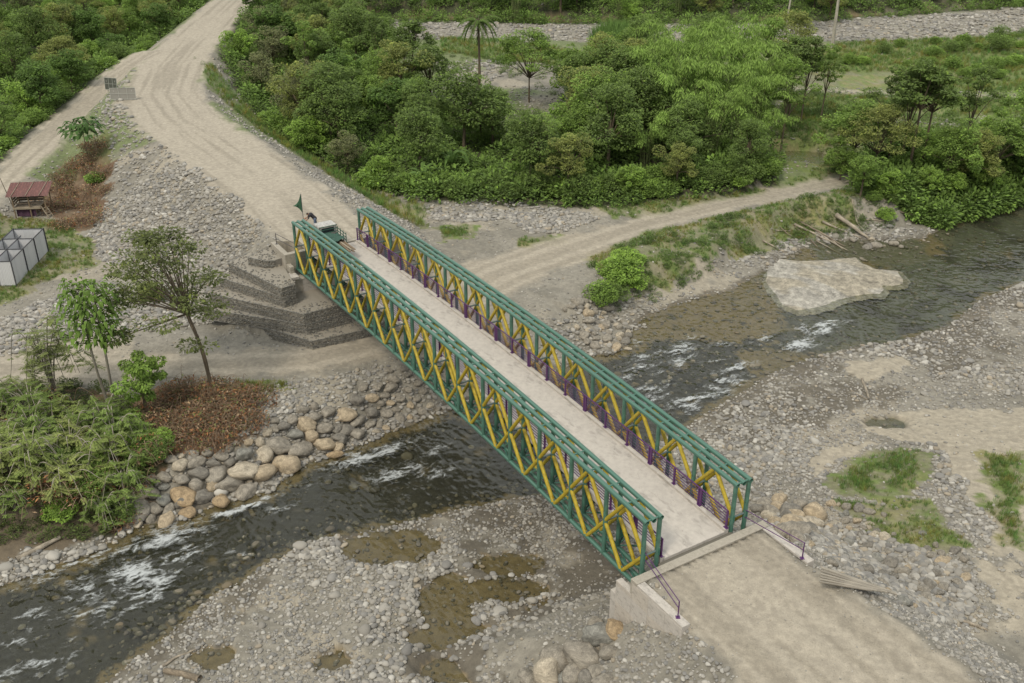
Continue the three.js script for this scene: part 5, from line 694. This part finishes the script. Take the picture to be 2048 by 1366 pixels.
// the palm, the pale trunks, and the trees in the foreground
const stand = (parts, name, label, cat, u, v, h, s = 1, turn = 0) => { const p = on(u, v, h); return plant(parts, name, label, cat, null, p.x, p.y, p.z, s, turn); };
stand(palm(5, 13), 'palm_tree', 'tall palm tree standing above the wood', 'palm', 958, 225, 2.2);
stand(broadleaf(301, 24, 4.5, GR.mid, { base: .6, bark: BARKWHITE, tr: .013 }), 'pale_trunk_tree', 'tree with the thicker tall bare pale trunk beyond the grassland', 'tree', 1664, 96, 2.2);
stand(broadleaf(302, 22, 4, GR.mid, { base: .62, bark: BARKWHITE, tr: .01 }), 'pale_trunk_tree', 'tree with the thinner tall bare pale trunk behind the bamboo', 'tree', 1570, 72, 2.2);
stand(umbrella(303, 12.6, 3.8, [.125, .15, .05], { off: [-2.4, -.5], fork: .47, lobes: 30, n: 85, dome: .55, leaf: .25, top: .99 }), 'spreading_tree', 'wide spreading tree with a bare leaning trunk above the dirt track', 'tree', 424, 778, 2);
stand(bigLeafTree(304, 9.6, 1.7, [.15, .24, .05], { stems: [[-.75, 0], [.35, .1]], base: .55, n: 800, leaf: .5, hang: .55, bark: BARKPALE }), 'twin_stem_tree', 'twin stemmed tree with large hanging leaves beside the dirt track', 'tree', 226, 815, 2);
stand(broadleaf(305, 5.2, 1.55, GR.mid, { base: .3, lobes: 13, n: 210, leaf: .3, droop: .7 }), 'round_tree', 'small round dark green tree between the track and the brown brush', 'tree', 296, 840, 2);
stand(feathery(306, 6.6, 2.4, [.19, .225, .08], { n: 16, sprays: 14 }), 'sparse_shrub', 'sparse many stemmed shrub with yellow green leaves left of the track', 'shrub', 112, 800, 2);
stand(bigLeafTree(307, 4.8, 2.2, [.075, .14, .04], { base: .72, n: 150, leaf: .95, hang: .35 }), 'umbrella_leaf_tree', 'small dark tree with broad umbrella leaves on the stony slope below the road', 'tree', 178, 325, 4.5);
stand(bush(308, 1.6, 1.2, GR.olive), 'bush', 'low olive bush at the left end of the stepped cages', 'bush', 300, 600, 2.3);
stand(bush(309, 1.3, 1.2, GR.mid), 'bush', 'low green bush below the small umbrella leaf tree', 'bush', 190, 365, 4);
{ // the thicket and the dead brush at the lower left
  const r = rng(909), fl = [], place = (q, n, gap, kind, name, label, cat, group, a, b) => { let k = 0, t = 0; while (k < n && t++ < 5000) { const x = lerp(q.box[0], q.box[1], r()), z = lerp(q.box[2], q.box[3], r()); if (!inside(q, x, z) || fl.some(p => Math.hypot(p[0] - x, p[1] - z) < gap)) continue; fl.push([x, z]); const p = PROTO[kind]; plant(p[Math.floor(r() * p.length)], name, label, cat, group, x, height(x, z), z, a + (b - a) * r(), r() * 6.28); k++; } };
  place(poly(2.2, -20, 845, 60, 835, 190, 850, 250, 880, 280, 915, 230, 990, 100, 1005, -20, 1015), 20, 1.5, 'fern', 'feathery_shrub', 'arching feathery shrub with pale twigs in the thicket by the river', 'shrub', 'feathery shrubs in the thicket', .5, .9);
  place(poly(2.2, 40, 880, 280, 850, 330, 900, 240, 1000, 100, 1010), 16, 1.2, 'bush', 'bush', 'dark leafy bush in the thicket by the river', 'bush', 'bushes in the thicket', .5, .8);
  fl.length = 0;
  place(poly(2.2, 20, 830, 200, 815, 280, 860, 300, 905, 240, 990, 60, 1010), 13, 1.5, 'dead', 'dead_brush', 'heap of dead brown twigs inside the thicket by the river', 'brush', 'dead brush in the thicket', .9, 1.5);
  place(poly(2.2, 300, 790, 520, 772, 525, 830, 480, 880, 330, 905, 250, 880), 28, .9, 'dead', 'dead_brush', 'heap of dead reddish brown brush between the small tree and the boulders', 'brush', 'dead brush by the river', .75, 1.15);
  place(poly(3.4, 115, 340, 225, 300, 235, 350, 190, 425, 120, 435, 70, 405), 22, 1.2, 'dead', 'dead_brush', 'heap of dead brown brush on the slope above the hut', 'brush', 'dead brush above the hut', .8, 1.2);
}
{ // grass and low growth, uncountable
  const r = rng(1234), L = new Leaves(5); for (let i = 0; i < 16; i++) { const f = r() * 6.28, e = .12 + r() * .5, q = r() * .16, k = .7 + .6 * r(); L.leaf(Math.cos(f) * q, 0, Math.sin(f) * q, Math.cos(f) * e, 1, Math.sin(f) * e, .55 + .5 * r(), .045, [k, k, k]); } const TUFT = L.geo();
  const U = new Leaves(6); U.lobe(0, .3, 0, .5, .42, .5, 120, .155, [1, 1, 1], 0, .3); const CLUMP = U.geo();
  const tufts = [], clumps = [];
  const grow = (q, n, f) => { for (let i = 0; i < n; i++) { const x = lerp(q.box[0], q.box[1], r()), z = lerp(q.box[2], q.box[3], r()); if (!inside(q, x, z) || Math.abs(x) > -z * .55 + 5) continue; const h = height(x, z); if (h < .06) continue; f(x, h, z); } };
  ZONE.grass.forEach((q, k) => { const area = (q.box[1] - q.box[0]) * (q.box[3] - q.box[2]), lush = [5, 2, 3, 7].includes(k) ? 1 : 0, far = -(q.box[2] + q.box[3]) / 2 > 120; grow(q, Math.min(16000, area * (far ? 6 : lush ? 60 : 26)), (x, h, z) => { if (!zone('grass', x, z) || (lush && r() > sst(.22, .5, fbm(x * .5, z * .5, 3)) * sst(.0, 1.8, nearest([...q, q[0]], x, z)))) return; if (Math.max(roadness(TRACK, x, z, .5), roadness(FAR_ROAD, x, z, .5), roadness(LOW_ROAD, x, z, .5), roadness(FAR_TRACK, x, z, .5)) > .3) return; const n = fbm(x * .5, z * .5, 3), f = fbm(x * 1.7 + 3, z * 1.7, 3); if (!lush && f * .7 + n * .3 < .44) return; const dry = sst(.5, .7, n); tufts.push([x, h, z, (lush ? .22 + .3 * n : .3) * (.6 + r() * .8) * (far ? 2.2 : 1), lerp(.15, .225, dry) * (.75 + r() * .5), lerp(.225, .24, dry) * (.8 + r() * .4), .06]); }); });
  grow(poly(2.2, 1190, 100, 1240, 78, 1290, 105, 1290, 118, 1190, 112), 1500, (x, h, z) => tufts.push([x, h, z, 2.6 + r() * 1.5, .12, .2, .05]));
  ZONE.wood.forEach((q, k) => grow(q, [9500, 6000, 4500, 4500][k], (x, h, z) => { if (nearest(FAR_ROAD, x, z, atR) < atR[1] + .6 || nearest(TRACK, x, z, atR) < atR[1] + .4 || nearest(LOW_ROAD, x, z, atR) < atR[1] + .3) return; const v = .65 + r() * .7; clumps.push([x, h, z, 1 + 2.4 * r() ** 2, .15 * v, .235 * v, .052 * v]); }));
  grow(poly(2, 1160, 515, 1280, 465, 1480, 425, 1640, 392, 1720, 385, 1800, 425, 1700, 440, 1560, 465, 1440, 510, 1330, 560, 1250, 600, 1200, 560), 2600, (x, h, z) => { if (nearest(TRACK, x, z, atR) < atR[1] + .5 || r() > sst(.4, .6, fbm(x * .6, z * .6, 3))) return; const v = .75 + r() * .5; clumps.push([x, h, z, .35 + r() * .45, .10 * v, .155 * v, .04 * v]); });
  grow(poly(2.2, 800, 90, 1000, 120, 1200, 120, 1260, 160, 1160, 220, 1080, 280, 940, 265, 850, 205), 1100, (x, h, z) => { if (r() > sst(.4, .6, fbm(x * .3, z * .3, 3))) return; const v = .8 + r() * .5; clumps.push([x, h, z, .5 + r() * .8, .12 * v, .17 * v, .05 * v]); });
  grow(poly(2.2, 1520, 190, 1900, 190, 2100, 200, 2100, 300, 1800, 310, 1540, 290), 1500, (x, h, z) => { if (r() > sst(.42, .6, fbm(x * .3, z * .3, 3)) || roadness(FAR_TRACK, x, z, .5) > .2 || h < 1.6) return; const v = .8 + r() * .5; clumps.push([x, h, z, .5 + r() * .8, .12 * v, .175 * v, .05 * v]); });
  grow(ZONE.bush[0], 900, (x, h, z) => { const v = .7 + r() * .6; clumps.push([x, h, z, .5 + r() * .5, .09 * v, .12 * v, .036 * v]); });
  grow(poly(2, 380, 175, 480, 240, 600, 300, 700, 365, 850, 405, 820, 415, 700, 385, 600, 312, 480, 252, 400, 205), 700, (x, h, z) => { const v = .8 + r() * .5; clumps.push([x, h, z, .3 + r() * .4, .10 * v, .16 * v, .04 * v]); });
  const im = (name, label, cat, geo, list) => { const m = new THREE.InstancedMesh(geo, LEAF, list.length), M = new THREE.Matrix4(), Q = new THREE.Quaternion(), E = new THREE.Euler(); list.forEach((p, i) => { E.set(0, r() * 6.28, 0); Q.setFromEuler(E); M.compose(V3(p[0], p[1], p[2]), Q, V3(p[3], p[3] * (.8 + r() * .4), p[3])); m.setMatrixAt(i, M); m.setColorAt(i, lin(p[4], p[5], p[6])); }); m.name = numbered(name); m.castShadow = m.receiveShadow = true; tag(m, label, cat, null, 'stuff'); scene.add(m); };
  im('grass', 'short green and straw coloured grass on the flats and banks', 'grass', TUFT, tufts); im('undergrowth', 'low leafy undergrowth on the floor of the woods and banks', 'undergrowth', CLUMP, clumps);
  console.log('grass', tufts.length, clumps.length);
}
renderer.render(scene, camera);
